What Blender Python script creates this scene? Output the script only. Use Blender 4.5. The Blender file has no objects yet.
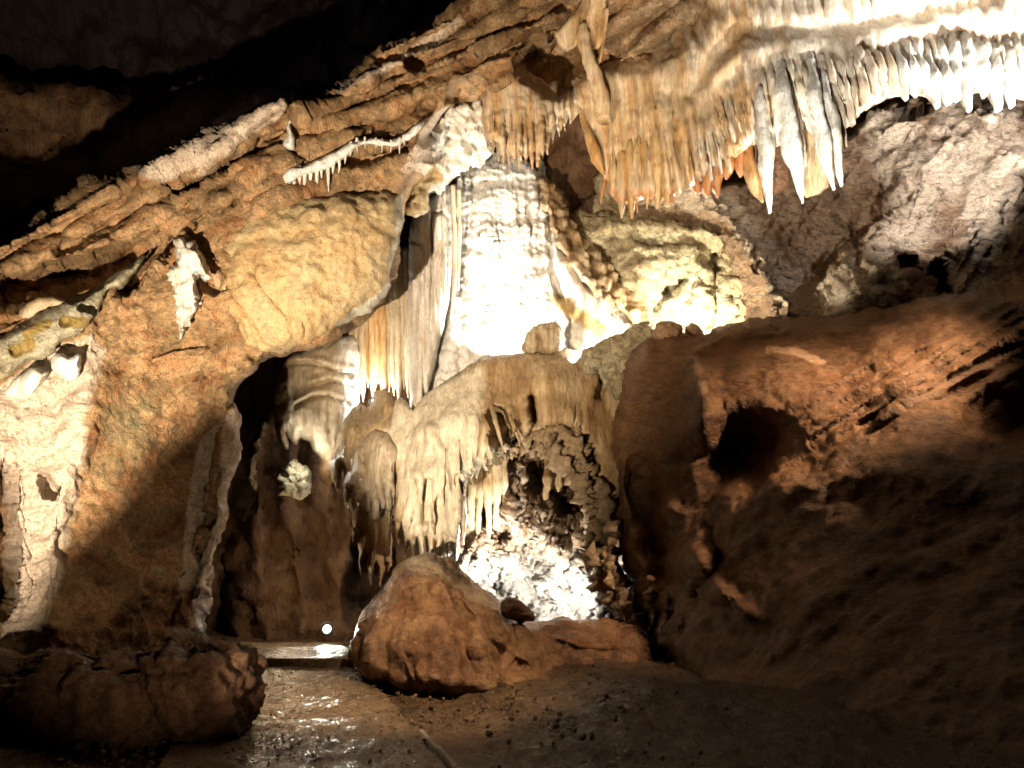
import bpy, math, random
import numpy as np
from mathutils import Vector, Matrix

random.seed(7)
rng = np.random.default_rng(7)
scene = bpy.context.scene
col = scene.collection
PI = math.pi

# ------------------------------------------------------------------ camera
F = 804.0
TH = math.radians(12.0)
CAM = np.array([0.0, 0.0, 1.6])
FW = np.array([0.0, math.cos(TH), math.sin(TH)])
RT = np.array([1.0, 0.0, 0.0])
UP = np.array([0.0, -math.sin(TH), math.cos(TH)])

cam_data = bpy.data.cameras.new('camera')
cam_data.sensor_width = 36.0
cam_data.lens = 36.0 * F / 1024.0
cam_data.clip_start = 0.05
cam_data.clip_end = 200
cam = bpy.data.objects.new('camera', cam_data)
col.objects.link(cam)
cam.location = CAM
cam.rotation_euler = (PI / 2 + TH, 0, 0)
scene.camera = cam


def P(px, py, d):
    px = np.asarray(px, float); py = np.asarray(py, float); d = np.asarray(d, float)
    return CAM + d[..., None] * (FW + RT * ((px - 512) / F)[..., None] + UP * ((384 - py) / F)[..., None])


def floor_depth(py):
    return 1.6 / (math.cos(TH) * (py - 384) / F - math.sin(TH))


# ------------------------------------------------------------------ noise
_perm = rng.permutation(256).astype(np.int64)
_perm = np.concatenate([_perm, _perm, _perm])
_grad = rng.normal(size=(256, 3)); _grad /= np.linalg.norm(_grad, axis=1)[:, None]


def _h(ix, iy, iz):
    return _perm[_perm[_perm[ix & 255] + (iy & 255)] + (iz & 255)]


def perlin(p):
    i = np.floor(p).astype(np.int64); f = p - i
    u = f * f * f * (f * (f * 6 - 15) + 10)
    out = 0
    for dx in (0, 1):
        wx = u[:, 0] if dx else 1 - u[:, 0]
        for dy in (0, 1):
            wy = u[:, 1] if dy else 1 - u[:, 1]
            for dz in (0, 1):
                wz = u[:, 2] if dz else 1 - u[:, 2]
                g = _grad[_h(i[:, 0] + dx, i[:, 1] + dy, i[:, 2] + dz)]
                dot = g[:, 0] * (f[:, 0] - dx) + g[:, 1] * (f[:, 1] - dy) + g[:, 2] * (f[:, 2] - dz)
                out = out + wx * wy * wz * dot
    return out * 1.7


def worley(p):
    i = np.floor(p).astype(np.int64)
    best = np.full(len(p), 9.0); sec = np.full(len(p), 9.0)
    for dx in (-1, 0, 1):
        for dy in (-1, 0, 1):
            for dz in (-1, 0, 1):
                c = i + np.array([dx, dy, dz])
                h = _h(c[:, 0], c[:, 1], c[:, 2])
                q = c + 0.5 + 0.45 * _grad[h]
                dd = np.sqrt(((p - q) ** 2).sum(1))
                nb = np.minimum(best, dd)
                sec = np.minimum(sec, np.maximum(best, dd))
                best = nb
    return best, sec


def noise(p, kind='fbm', octv=4):
    p = np.ascontiguousarray(p)
    if kind == 'fbm':
        o = 0; a = 1; f = 1
        for k in range(octv):
            o = o + a * perlin(p * f + 17.3 * k); a *= .5; f *= 2.03
        return o
    if kind == 'ridge':      # sharp crests outward
        o = 0; a = 1; f = 1
        for k in range(octv):
            o = o + a * (1 - 2 * np.abs(perlin(p * f + 9.1 * k))); a *= .5; f *= 2.1
        return o - .9
    if kind == 'billow':     # rounded lumps, sharp creases
        o = 0; a = 1; f = 1
        for k in range(octv):
            o = o + a * (2 * np.abs(perlin(p * f + 5.7 * k))); a *= .5; f *= 2.1
        return o - .7
    if kind == 'cell':       # popcorn lumps
        w = p + .25 * np.stack([perlin(p * 1.7), perlin(p * 1.7 + 31), perlin(p * 1.7 + 77)], 1)
        b, s = worley(w)
        return .5 - b
    if kind == 'facet':      # broken blocks
        w = p + .35 * np.stack([perlin(p * .9), perlin(p * .9 + 31), perlin(p * .9 + 77)], 1)
        b, s = worley(w)
        return np.clip(s - b, 0, .35) * 2 - .35


def displacement(pos, layers):
    """layers: (kind, amp, (fx,fy,fz), roll_degrees, octaves)"""
    t = np.zeros(len(pos))
    for (kind, amp, fr, roll, octv) in layers:
        a = math.radians(roll)
        x = pos[:, 0] * math.cos(a) + pos[:, 2] * math.sin(a)
        z = -pos[:, 0] * math.sin(a) + pos[:, 2] * math.cos(a)
        if not hasattr(fr, '__len__'): fr = (fr, fr, fr)
        q = np.stack([x * fr[0], pos[:, 1] * fr[1], z * fr[2]], 1)
        t += amp * noise(q, kind, octv)
    return t


# ------------------------------------------------------------------ stroke helpers (work on pixel rays)
def dist_line(x, y, pts):
    pts = np.asarray(pts, float)
    best = np.full(x.shape, 1e9)
    if len(pts) == 1:
        return np.hypot(x - pts[0, 0], y - pts[0, 1])
    for a, b in zip(pts[:-1], pts[1:]):
        ab = b - a; L = (ab ** 2).sum() + 1e-9
        t = np.clip(((x - a[0]) * ab[0] + (y - a[1]) * ab[1]) / L, 0, 1)
        best = np.minimum(best, np.hypot(x - a[0] - t * ab[0], y - a[1] - t * ab[1]))
    return best


def groove(x, y, pts, w, depth):
    return depth * np.exp(-(dist_line(x, y, pts) / w) ** 2)


def pit(x, y, pts, w, depth, soft=.5):
    d = dist_line(x, y, pts) / w + .22 * perlin(np.stack([x / w * 1.3, y / w * 1.3, x * 0 + 3.3], 1))
    return depth * (1 - smooth((d - (1 - soft)) / soft))


def smooth(t):
    t = np.clip(t, 0, 1); return t * t * (3 - 2 * t)


def inside(x, y, poly):
    res = np.zeros(x.shape, bool)
    n = len(poly); j = n - 1
    for i in range(n):
        xi, yi = poly[i]; xj, yj = poly[j]
        if yi != yj:
            c = ((yi > y) != (yj > y)) & (x < (xj - xi) * (y - yi) / (yj - yi) + xi)
            res ^= c
        j = i
    return res


def area_mask(x, y, poly, soft):
    poly = np.asarray(poly, float)
    d = dist_line(x, y, np.vstack([poly, poly[:1]]))
    s = np.where(inside(x, y, poly), d, -d)
    return smooth(.5 + s / (2 * soft))


def refine_outline(poly, seg=7, jit=1.6, smooth_n=1, seed=0):
    p = np.asarray(poly, float)
    for _ in range(smooth_n):           # Chaikin rounding
        q = np.roll(p, -1, 0)
        p = np.stack([.78 * p + .22 * q, .22 * p + .78 * q], 1).reshape(-1, 2)
    out = []
    for a, b in zip(p, np.roll(p, -1, 0)):
        n = max(1, int(np.hypot(*(b - a)) / seg))
        for k in range(n): out.append(a + (b - a) * k / n)
    p = np.array(out)
    if jit > 0:
        q3 = np.stack([p[:, 0] / 14, p[:, 1] / 14, np.full(len(p), seed + .37)], 1)
        dx = perlin(q3) + .6 * perlin(q3 * 2.7); dy = perlin(q3 + 40) + .6 * perlin(q3 * 2.7 + 50)
        p = p + jit * np.stack([dx, dy], 1)
    return p


# ------------------------------------------------------------------ mesh + object creation
def mesh_np(name, verts, quads, mat, loc=(0, 0, 0), parent=None, attrs=None, smooth_shade=True, tris=None):
    verts = np.asarray(verts, np.float64) - np.asarray(loc if parent is None else PLOC[parent.name], float)
    me = bpy.data.meshes.new(name)
    quads = np.asarray(quads, np.int32).reshape(-1, 4)
    nq = len(quads); nt = 0 if tris is None else len(tris)
    me.vertices.add(len(verts)); me.vertices.foreach_set('co', verts.astype(np.float32).ravel())
    loops = quads.ravel() if nt == 0 else np.concatenate([quads.ravel(), np.asarray(tris, np.int32).ravel()])
    me.loops.add(len(loops)); me.loops.foreach_set('vertex_index', loops)
    me.polygons.add(nq + nt)
    st = np.arange(nq) * 4
    if nt: st = np.concatenate([st, nq * 4 + np.arange(nt) * 3])
    me.polygons.foreach_set('loop_start', st.astype(np.int32))
    me.update(calc_edges=True)
    me.validate()
    me.polygons.foreach_set('use_smooth', np.full(len(me.polygons), smooth_shade))
    if attrs:
        for k, v in attrs.items():
            at = me.attributes.new(k, 'FLOAT', 'POINT')
            at.data.foreach_set('value', np.asarray(v, np.float32))
    me.materials.append(mat)
    o = bpy.data.objects.new(name, me)
    col.objects.link(o)
    if parent is None: o.location = loc
    else: o.parent = parent
    return o


PLOC = {}


def tag(o, label=None, cat=None, group=None, kind=None):
    if label: o['label'] = label
    if cat: o['category'] = cat
    if group: o['group'] = group
    if kind: o['kind'] = kind
    return o


def empty(name, loc, label, cat, group=None):
    o = bpy.data.objects.new(name, None)
    o.empty_display_size = .2
    col.objects.link(o); o.location = loc
    PLOC[o.name] = tuple(loc)
    return tag(o, label, cat, group)


def grid_normals(pos, quads):
    n = np.zeros_like(pos)
    a, b, c, d = (pos[quads[:, k]] for k in range(4))
    fn = np.cross(c - a, d - b)
    for k in range(4): np.add.at(n, quads[:, k], fn)
    n /= np.linalg.norm(n, axis=1)[:, None] + 1e-12
    return n


def base_point(px, py, d):
    return tuple(float(v) for v in P(px, py, d))


def relief(name, poly, depth, mat, step=2.6, edge=(30, .5), thick=.8, sculpt=None, layers=(), jit=1.6,
           chaikin=1, parent=None, attrs=None, back=True, seed=0, edge_pow=.5, loc=None):
    """A solid body of rock with the given silhouette seen from the path, a rounded rim, its own relief and a back."""
    op = refine_outline(poly, seg=max(4, step * 1.6), jit=jit, smooth_n=chaikin, seed=seed)
    x0, y0 = op.min(0) - step; x1, y1 = op.max(0) + step
    nx = int((x1 - x0) / step) + 2; ny = int((y1 - y0) / step) + 2
    gx, gy = np.meshgrid(x0 + np.arange(nx) * step, y0 + np.arange(ny) * step)
    cx = gx[:-1, :-1] + step / 2; cy = gy[:-1, :-1] + step / 2
    keep = inside(cx.ravel(), cy.ravel(), op).reshape(cx.shape)
    idx = np.arange(nx * ny).reshape(ny, nx)
    q = np.stack([idx[:-1, :-1], idx[1:, :-1], idx[1:, 1:], idx[:-1, 1:]], -1)[keep]
    used = np.unique(q); remap = np.full(nx * ny, -1); remap[used] = np.arange(len(used))
    q = remap[q]
    x = gx.ravel()[used].copy(); y = gy.ravel()[used].copy()
    # nearest outline point for each vertex
    A = op; B = np.roll(op, -1, 0)
    best = np.full(len(x), 1e9); bx = x.copy(); by = y.copy()
    for a, b in zip(A, B):
        ab = b - a; L = (ab ** 2).sum() + 1e-9
        t = np.clip(((x - a[0]) * ab[0] + (y - a[1]) * ab[1]) / L, 0, 1)
        qx = a[0] + t * ab[0]; qy = a[1] + t * ab[1]
        dd = np.hypot(x - qx, y - qy); m = dd < best
        best[m] = dd[m]; bx[m] = qx[m]; by[m] = qy[m]
    # boundary vertices snap onto the outline
    e = np.sort(np.concatenate([q[:, [0, 1]], q[:, [1, 2]], q[:, [2, 3]], q[:, [3, 0]]]), axis=1)
    de = np.concatenate([q[:, [0, 1]], q[:, [1, 2]], q[:, [2, 3]], q[:, [3, 0]]])
    key = e[:, 0].astype(np.int64) * (len(x) + 1) + e[:, 1]
    uk, inv, cnt = np.unique(key, return_inverse=True, return_counts=True)
    bd = de[cnt[inv] == 1]
    bv = np.unique(bd)
    x[bv] = bx[bv]; y[bv] = by[bv]
    ed = best.copy(); ed[bv] = 0
    ed[~inside(x, y, op)] = 0
    d = depth(x, y) if callable(depth) else np.full(len(x), float(depth))
    t = np.clip(ed / edge[0], 0, 1)
    rim = edge[1] * (1 - np.sqrt(1 - (1 - t) ** 2)) if edge_pow == .5 else edge[1] * (1 - t) ** 2
    d0 = d.copy()
    d = d + rim
    if sculpt is not None: d = d + sculpt(x, y)
    pos = P(x, y, d)
    n = grid_normals(pos, q)
    view = pos - CAM; view /= np.linalg.norm(view, axis=1)[:, None]
    flip = (n * view).sum(1).mean() > 0
    if flip: n = -n; q = q[:, ::-1]; bd = bd[:, ::-1]
    if layers:
        nn = n - view * .35; nn /= np.linalg.norm(nn, axis=1)[:, None]
        pos = pos + nn * displacement(pos, layers)[:, None]
    N = len(pos)
    at = {k: f(x, y) for k, f in (attrs or {}).items()}
    if back:
        dm = d0[bv].mean() if len(bv) else d0.mean()
        bpx, bpy = x, y
        bd_depth = np.maximum(d, d0 + edge[1]) + thick * (.35 + .65 * t)
        bpos = P(bpx, bpy, bd_depth)
        # widen / shrink of the back follows the rays, so the body has real thickness
        verts = np.vstack([pos, bpos])
        bq = (q + N)[:, ::-1]
        side = np.stack([bd[:, 1], bd[:, 0], bd[:, 0] + N, bd[:, 1] + N], 1)
        quads = np.vstack([q, bq, side])
        at = {k: np.concatenate([v, v]) for k, v in at.items()}
    else:
        sk = P(x[bv], y[bv], d[bv] + thick)
        m2 = np.full(N, -1); m2[bv] = np.arange(len(bv)) + N
        verts = np.vstack([pos, sk])
        side = np.stack([bd[:, 1], bd[:, 0], m2[bd[:, 0]], m2[bd[:, 1]]], 1)
        quads = np.vstack([q, side])
        at = {k: np.concatenate([v, v[bv]]) for k, v in at.items()}
    if loc is None:
        if parent is not None: loc = PLOC[parent.name]
        else:
            ctr = verts.mean(0); loc = (ctr[0], ctr[1], verts[:, 2].min())
    return mesh_np(name, verts, quads, mat, loc=loc, parent=parent, attrs=at)


def tube(name, pts, rad, mat, parent=None, nseg=12, nring=None, flat=(1, 1), layers=(), flute=None, loc=None, twist=0, collect=None):
    """tapered, closed, hanging or standing body along a path (3D); rad in metres at the path points"""
    pts = np.asarray(pts, float); rad = np.asarray(rad, float)
    L = np.concatenate([[0], np.cumsum(np.linalg.norm(np.diff(pts, axis=0), axis=1))])
    n = nring or max(6, int(L[-1] / .06))
    s = np.linspace(0, L[-1], n)
    # smooth interpolation
    c = np.stack([np.interp(s, L, pts[:, k]) for k in range(3)], 1)
    r = np.interp(s, L, rad)
    for _ in range(2):
        c[1:-1] = .25 * c[:-2] + .5 * c[1:-1] + .25 * c[2:]
        r[1:-1] = .25 * r[:-2] + .5 * r[1:-1] + .25 * r[2:]
    a = np.arange(nseg) / nseg * 2 * PI
    rr = np.ones((n, nseg)) * r[:, None]
    if flute: rr = rr * (1 + flute[1] * np.cos(a * flute[0] + twist + s[:, None] * .4))
    X = rr * np.cos(a)[None] * flat[0]; Y = rr * np.sin(a)[None] * flat[1]
    tz = np.array([0, 0, 1.0])
    v = c[:, None, :] + X[..., None] * np.array([1, 0, 0]) + Y[..., None] * np.array([0, 1, 0])
    v = v.reshape(-1, 3)
    if layers:
        nr = v - np.repeat(c, nseg, 0); nr /= np.linalg.norm(nr, axis=1)[:, None] + 1e-9
        dsp = displacement(v, layers) * np.minimum(1, np.repeat(r, nseg) / .05)
        v = v + nr * dsp[:, None]
    idx = np.arange(n * nseg).reshape(n, nseg); nxt = np.roll(idx, -1, 1)
    q = np.stack([idx[:-1], nxt[:-1], nxt[1:], idx[1:]], -1).reshape(-1, 4)
    tp = len(v); v = np.vstack([v, c[:1], c[-1:]])
    tr = [(idx[0, (k + 1) % nseg], idx[0, k], tp) for k in range(nseg)] + [(idx[-1, k], idx[-1, (k + 1) % nseg], tp + 1) for k in range(nseg)]
    if c[0, 2] < c[-1, 2]:
        pass
    else:
        q = q[:, ::-1]; tr = [t[::-1] for t in tr]
    if collect is not None:
        off = sum(len(z[0]) for z in collect)
        collect.append((v, q + off, np.array(tr) + off)); return
    if loc is None and parent is None: loc = tuple(c[0])
    return mesh_np(name, v, q, mat, loc=loc or (0, 0, 0), parent=parent, tris=tr)


def flush(name, collect, mat, parent=None, loc=None):
    v = np.vstack([z[0] for z in collect]); q = np.vstack([z[1] for z in collect]); t = np.vstack([z[2] for z in collect])
    return mesh_np(name, v, q, mat, parent=parent, tris=t, loc=loc or (0, 0, 0))


def blob(name, ctr, size, mat, layers, seed=0, n=64, parent=None, sink=.2, attrs=None, boxy=2.0):
    """a boulder: closed lumpy body resting at ctr (centre of its base)"""
    u = np.arange(n * 2) / (n * 2) * 2 * PI
    w = np.linspace(-PI / 2, PI / 2, n)[1:-1]
    U, W = np.meshgrid(u, w)
    d = np.stack([np.cos(W) * np.cos(U), np.cos(W) * np.sin(U), np.sin(W)], -1).reshape(-1, 3)
    d = np.vstack([d, [[0, 0, -1], [0, 0, 1]]])
    k = (np.abs(d) ** boxy).sum(1) ** (-1 / boxy)
    p = d * k[:, None]
    size = np.asarray(size, float)
    p = p * size
    p = p + d * displacement(p + seed * 13.7, layers)[:, None]
    p[:, 2] += size[2] * (1 - sink)
    m = n - 2; nu = n * 2
    idx = np.arange(m * nu).reshape(m, nu); nxt = np.roll(idx, -1, 1)
    q = np.stack([idx[:-1], nxt[:-1], nxt[1:], idx[1:]], -1).reshape(-1, 4)
    b = m * nu
    tr = [(idx[0, (j + 1) % nu], idx[0, j], b) for j in range(nu)] + [(idx[-1, j], idx[-1, (j + 1) % nu], b + 1) for j in range(nu)]
    return mesh_np(name, p + np.asarray(ctr), q, mat, loc=tuple(ctr) if parent is None else (0, 0, 0), parent=parent, tris=tr)


# ------------------------------------------------------------------ materials
def rock_mat(name, cols, scale=1.2, roll=0, stretch=(1, 1, 1), pale=None, dark=None, rough=.6, bump=.02, bscale=9,
             sss=0, spec=.4, fine=.35, bands=0, wet=0):
    m = bpy.data.materials.new(name); m.use_nodes = True
    nt = m.node_tree; N = nt.nodes; L = nt.links
    bs = N['Principled BSDF']
    tc = N.new('ShaderNodeTexCoord')
    geo = N.new('ShaderNodeNewGeometry')
    mp = N.new('ShaderNodeMapping'); mp.inputs['Rotation'].default_value = (0, math.radians(roll), 0)
    mp.inputs['Scale'].default_value = stretch
    L.new(geo.outputs['Position'] if False else tc.outputs['Object'], mp.inputs['Vector'])

    def nz(sc, det=6, rgh=.6, dist=0., vec=None):
        n = N.new('ShaderNodeTexNoise'); n.inputs['Scale'].default_value = sc; n.inputs['Detail'].default_value = det
        n.inputs['Roughness'].default_value = rgh; n.inputs['Distortion'].default_value = dist
        L.new(vec or mp.outputs['Vector'], n.inputs['Vector']); return n

    def ramp(src, stops):
        r = N.new('ShaderNodeValToRGB'); L.new(src, r.inputs['Fac'])
        el = r.color_ramp.elements
        while len(el) < len(stops): el.new(.5)
        for e_, (p_, c_) in zip(el, stops):
            e_.position = p_; e_.color = (*c_, 1) if len(c_) == 3 else c_
        return r

    def mix(f, a, b, mode='MIX'):
        x = N.new('ShaderNodeMix'); x.data_type = 'RGBA'; x.blend_type = mode
        if hasattr(f, 'is_output') or not isinstance(f, (int, float)): L.new(f, x.inputs[0])
        else: x.inputs[0].default_value = f
        L.new(a, x.inputs[6])
        if isinstance(b, tuple): x.inputs[7].default_value = (*b, 1)
        else: L.new(b, x.inputs[7])
        return x.outputs[2]

    def math_(op, a, b):
        x = N.new('ShaderNodeMath'); x.operation = op; x.use_clamp = True
        for i_, v_ in enumerate((a, b)):
            if isinstance(v_, (int, float)): x.inputs[i_].default_value = v_
            else: L.new(v_, x.inputs[i_])
        return x.outputs[0]

    n1 = nz(scale, 8, .62, .6)
    k = len(cols)
    c = ramp(n1.outputs['Fac'], [(.3 + .4 * i / max(1, k - 1), cc) for i, cc in enumerate(cols)]).outputs['Color']
    # small mottling
    n2 = nz(scale * 7, 8, .7, .3)
    g = ramp(n2.outputs['Fac'], [(.3, (1 - fine,) * 3), (.55, (1, 1, 1)), (.72, (1 + fine * .5,) * 3)]).outputs['Color']
    c = mix(1.0, c, g, 'MULTIPLY')
    for key, spec_ in (('pale', pale), ('dark', dark)):
        if spec_ is None: continue
        at = N.new('ShaderNodeAttribute'); at.attribute_name = key
        nn = nz(scale * 3.1, 8, .65, .8)
        s = math_('SUBTRACT', math_('MULTIPLY', at.outputs['Fac'], 1.7), nn.outputs['Fac'])
        f = math_('MULTIPLY', s, 3.2)
        c = mix(f, c, spec_)
    # narrow mineral veins / stains
    n5 = nz(scale * 1.7, 10, .6, 1.6)
    v = ramp(n5.outputs['Fac'], [(.47, (1, 1, 1)), (.5, (.62, .5, .42)), (.53, (1, 1, 1))]).outputs['Color']
    c = mix(.55, c, v, 'MULTIPLY')
    n6 = nz(scale * 4.2, 12, .72, 2.2)
    v2 = ramp(n6.outputs['Fac'], [(.40, (1 - fine * 1.5,) * 3), (.47, (1, 1, 1)), (.60, (1, 1, 1)), (.70, (1 + fine * .6,) * 3)]).outputs['Color']
    c = mix(.8, c, v2, 'MULTIPLY')
    n7 = nz(scale * 26, 5, .75, .4)
    v3 = ramp(n7.outputs['Fac'], [(.36, (1 - fine * 1.1,) * 3), (.5, (1, 1, 1)), (.66, (1 + fine * .5,) * 3)]).outputs['Color']
    c = mix(.8, c, v3, 'MULTIPLY')
    L.new(c, bs.inputs['Base Color'])
    rr = ramp(n2.outputs['Fac'], [(.3, (max(.12, rough - .25),) * 3), (.7, (min(1, rough + .15),) * 3)])
    L.new(rr.outputs['Color'], bs.inputs['Roughness'])
    bs.inputs['Specular IOR Level'].default_value = spec
    if sss:
        bs.inputs['Subsurface Weight'].default_value = sss
        bs.inputs['Subsurface Radius'].default_value = (1, .38, .14)
        bs.inputs['Subsurface Scale'].default_value = .12
    b1 = nz(bscale, 10, .68, .3)
    bp = N.new('ShaderNodeBump'); bp.inputs['Distance'].default_value = bump * 3.6; bp.inputs['Strength'].default_value = 1
    L.new(b1.outputs['Fac'], bp.inputs['Height'])
    b2 = nz(bscale * 5, 6, .7)
    bp2 = N.new('ShaderNodeBump'); bp2.inputs['Distance'].default_value = bump * 1.1; bp2.inputs['Strength'].default_value = .9
    L.new(b2.outputs['Fac'], bp2.inputs['Height']); L.new(bp.outputs['Normal'], bp2.inputs['Normal'])
    L.new(bp2.outputs['Normal'], bs.inputs['Normal'])
    return m


M = {}
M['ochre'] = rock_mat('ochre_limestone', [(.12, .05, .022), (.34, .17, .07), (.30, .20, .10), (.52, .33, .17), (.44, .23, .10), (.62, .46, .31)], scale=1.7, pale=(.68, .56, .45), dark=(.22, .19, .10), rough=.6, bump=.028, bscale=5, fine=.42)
M['strata'] = rock_mat('banded_brown_limestone', [(.06, .028, .015), (.20, .10, .05), (.36, .21, .11), (.26, .17, .13)], scale=.9, roll=28, stretch=(.5, 1, 2.0), pale=(.62, .54, .50), dark=(.03, .018, .012), rough=.5, bump=.035, bscale=5)
M['slab'] = rock_mat('yellow_tan_limestone', [(.40, .25, .12), (.52, .36, .18), (.48, .38, .22), (.60, .44, .25)], scale=1.0, rough=.6, bump=.012, bscale=7, fine=.26, pale=(.6, .58, .5))
M['grey'] = rock_mat('grey_green_limestone', [(.30, .27, .17), (.42, .39, .28), (.50, .47, .38)], scale=1.1, dark=(.28, .20, .06), rough=.6, bump=.025, bscale=6)
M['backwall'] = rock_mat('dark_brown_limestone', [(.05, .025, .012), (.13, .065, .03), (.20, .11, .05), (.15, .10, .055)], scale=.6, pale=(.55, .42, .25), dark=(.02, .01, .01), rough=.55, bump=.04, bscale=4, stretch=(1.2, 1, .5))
M['calcite'] = rock_mat('white_calcite', [(.62, .56, .46), (.76, .73, .66), (.82, .81, .78)], scale=1.2, pale=(.85, .85, .83), dark=(.42, .30, .14), rough=.4, bump=.018, bscale=7, fine=.15, sss=.0, stretch=(1.6, 1, .6))
M['cream'] = rock_mat('cream_flowstone', [(.40, .28, .15), (.56, .45, .30), (.66, .58, .46)], scale=1.1, pale=(.8, .76, .7), dark=(.24, .14, .06), rough=.4, bump=.015, bscale=8, fine=.2, stretch=(2, 1, .4))
M['drape'] = rock_mat('amber_drapery_calcite', [(.46, .24, .08), (.58, .37, .17), (.66, .50, .32), (.70, .60, .45)], scale=1.0, pale=(.80, .71, .58), dark=(.50, .20, .06), rough=.38, bump=.010, bscale=7, fine=.2, sss=.35, stretch=(2.4, 1, .35))
M['olive'] = rock_mat('olive_brown_flowstone', [(.16, .10, .045), (.28, .19, .085), (.38, .29, .14)], scale=1.1, pale=(.66, .60, .50), dark=(.05, .03, .015), rough=.38, bump=.022, bscale=8, stretch=(1.6, 1, .5), fine=.42)
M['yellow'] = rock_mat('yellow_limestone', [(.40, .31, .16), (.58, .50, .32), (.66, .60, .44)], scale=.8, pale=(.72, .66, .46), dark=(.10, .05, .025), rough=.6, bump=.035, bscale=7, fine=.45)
M['greyslope'] = rock_mat('brown_grey_limestone', [(.16, .09, .05), (.30, .19, .11), (.36, .26, .17)], scale=.9, pale=(.58, .47, .36), dark=(.12, .05, .025), rough=.6, bump=.04, bscale=7, roll=-50, stretch=(.7, 1, 1.6), fine=.5)
M['russet'] = rock_mat('russet_limestone', [(.05, .024, .011), (.15, .068, .028), (.23, .12, .05), (.17, .085, .038), (.27, .16, .08)], scale=1.3, roll=30, stretch=(.55, 1, 1.6), pale=(.5, .33, .2), dark=(.05, .022, .015), rough=.5, bump=.022, bscale=6, fine=.38)
M['boulder'] = rock_mat('orange_brown_boulder_stone', [(.07, .03, .014), (.18, .085, .035), (.27, .15, .07), (.20, .10, .045)], scale=1.2, pale=(.5, .38, .25), rough=.33, bump=.02, bscale=6, fine=.35)
M['darkrock'] = rock_mat('dark_rough_stone', [(.07, .03, .015), (.15, .07, .035), (.22, .12, .06)], scale=1.6, pale=(.45, .33, .2), rough=.55, bump=.03, bscale=6)
M['grotto'] = rock_mat('pale_craggy_calcite', [(.30, .17, .08), (.56, .42, .30), (.72, .66, .58)], scale=2.2, pale=(.8, .77, .72), dark=(.15, .08, .04), rough=.4, bump=.03, bscale=7)


def floor_mat():
    m = rock_mat('wet_gravelly_floor', [(.05, .028, .013), (.15, .088, .04), (.22, .135, .065)], scale=1.8, rough=.36, bump=.03, bscale=11, spec=.6, fine=.5)
    return m


M['floor'] = floor_mat()
M['path'] = rock_mat('wet_rough_concrete', [(.09, .052, .022), (.22, .135, .058), (.32, .21, .10)], scale=2.2, rough=.40, bump=.012, bscale=22, spec=.6, fine=.6)


def emis(name, colr, s):
    m = bpy.data.materials.new(name); m.use_nodes = True
    b = m.node_tree.nodes['Principled BSDF']
    b.inputs['Base Color'].default_value = (.9, .9, .85, 1)
    b.inputs['Emission Color'].default_value = (*colr, 1); b.inputs['Emission Strength'].default_value = s
    return m


M['lens'] = emis('lit_lamp_glass', (1, .97, .88), 9)
mm = bpy.data.materials.new('black_painted_metal'); mm.use_nodes = True
_b = mm.node_tree.nodes['Principled BSDF']; _b.inputs['Base Color'].default_value = (.16, .16, .165, 1)
_b.inputs['Metallic'].default_value = .6; _b.inputs['Roughness'].default_value = .45
_n = mm.node_tree.nodes.new('ShaderNodeTexNoise'); _n.inputs['Scale'].default_value = 40
_r = mm.node_tree.nodes.new('ShaderNodeMapRange'); _r.inputs[3].default_value = .3; _r.inputs[4].default_value = .6
mm.node_tree.links.new(_n.outputs['Fac'], _r.inputs[0]); mm.node_tree.links.new(_r.outputs[0], _b.inputs['Roughness'])
M['metal'] = mm

ROCK = [('fbm', .22, .55, 0, 3), ('facet', .10, 1.6, 0, 1), ('ridge', .055, 2.2, 0, 4), ('fbm', .035, 7, 0, 3)]


def S(*a): return np.array(a, float)


M['cream_fold'] = rock_mat('pale_drapery_calcite', [(.56, .41, .27), (.70, .58, .44), (.80, .72, .60)], scale=1.0, rough=.38, bump=.010, bscale=7, fine=.2, sss=.2, stretch=(2.4, 1, .35))
M['orange'] = rock_mat('orange_flowstone', [(.30, .14, .05), (.46, .25, .10), (.52, .34, .18)], scale=1.3, rough=.38, bump=.012, bscale=7, fine=.25, sss=.15, stretch=(2.2, 1, .4))

M['amber'] = rock_mat('amber_flowstone', [(.42, .20, .06), (.56, .34, .14), (.60, .46, .26)], scale=1.1, rough=.36, bump=.010, bscale=7, fine=.2, sss=.4, stretch=(2.4, 1, .4))
M['rust'] = rock_mat('rust_orange_flowstone', [(.36, .13, .04), (.50, .22, .08), (.56, .34, .16)], scale=1.1, rough=.36, bump=.010, bscale=7, fine=.2, sss=.4, stretch=(2.4, 1, .4))
M['mass'] = rock_mat('brown_draped_flowstone', [(.22, .13, .06), (.40, .27, .14), (.54, .42, .26), (.45, .32, .18)], scale=1.0, pale=(.78, .70, .55), dark=(.36, .20, .09), rough=.36, bump=.009, bscale=8, stretch=(2.2, 1, .4), fine=.25)


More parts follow.
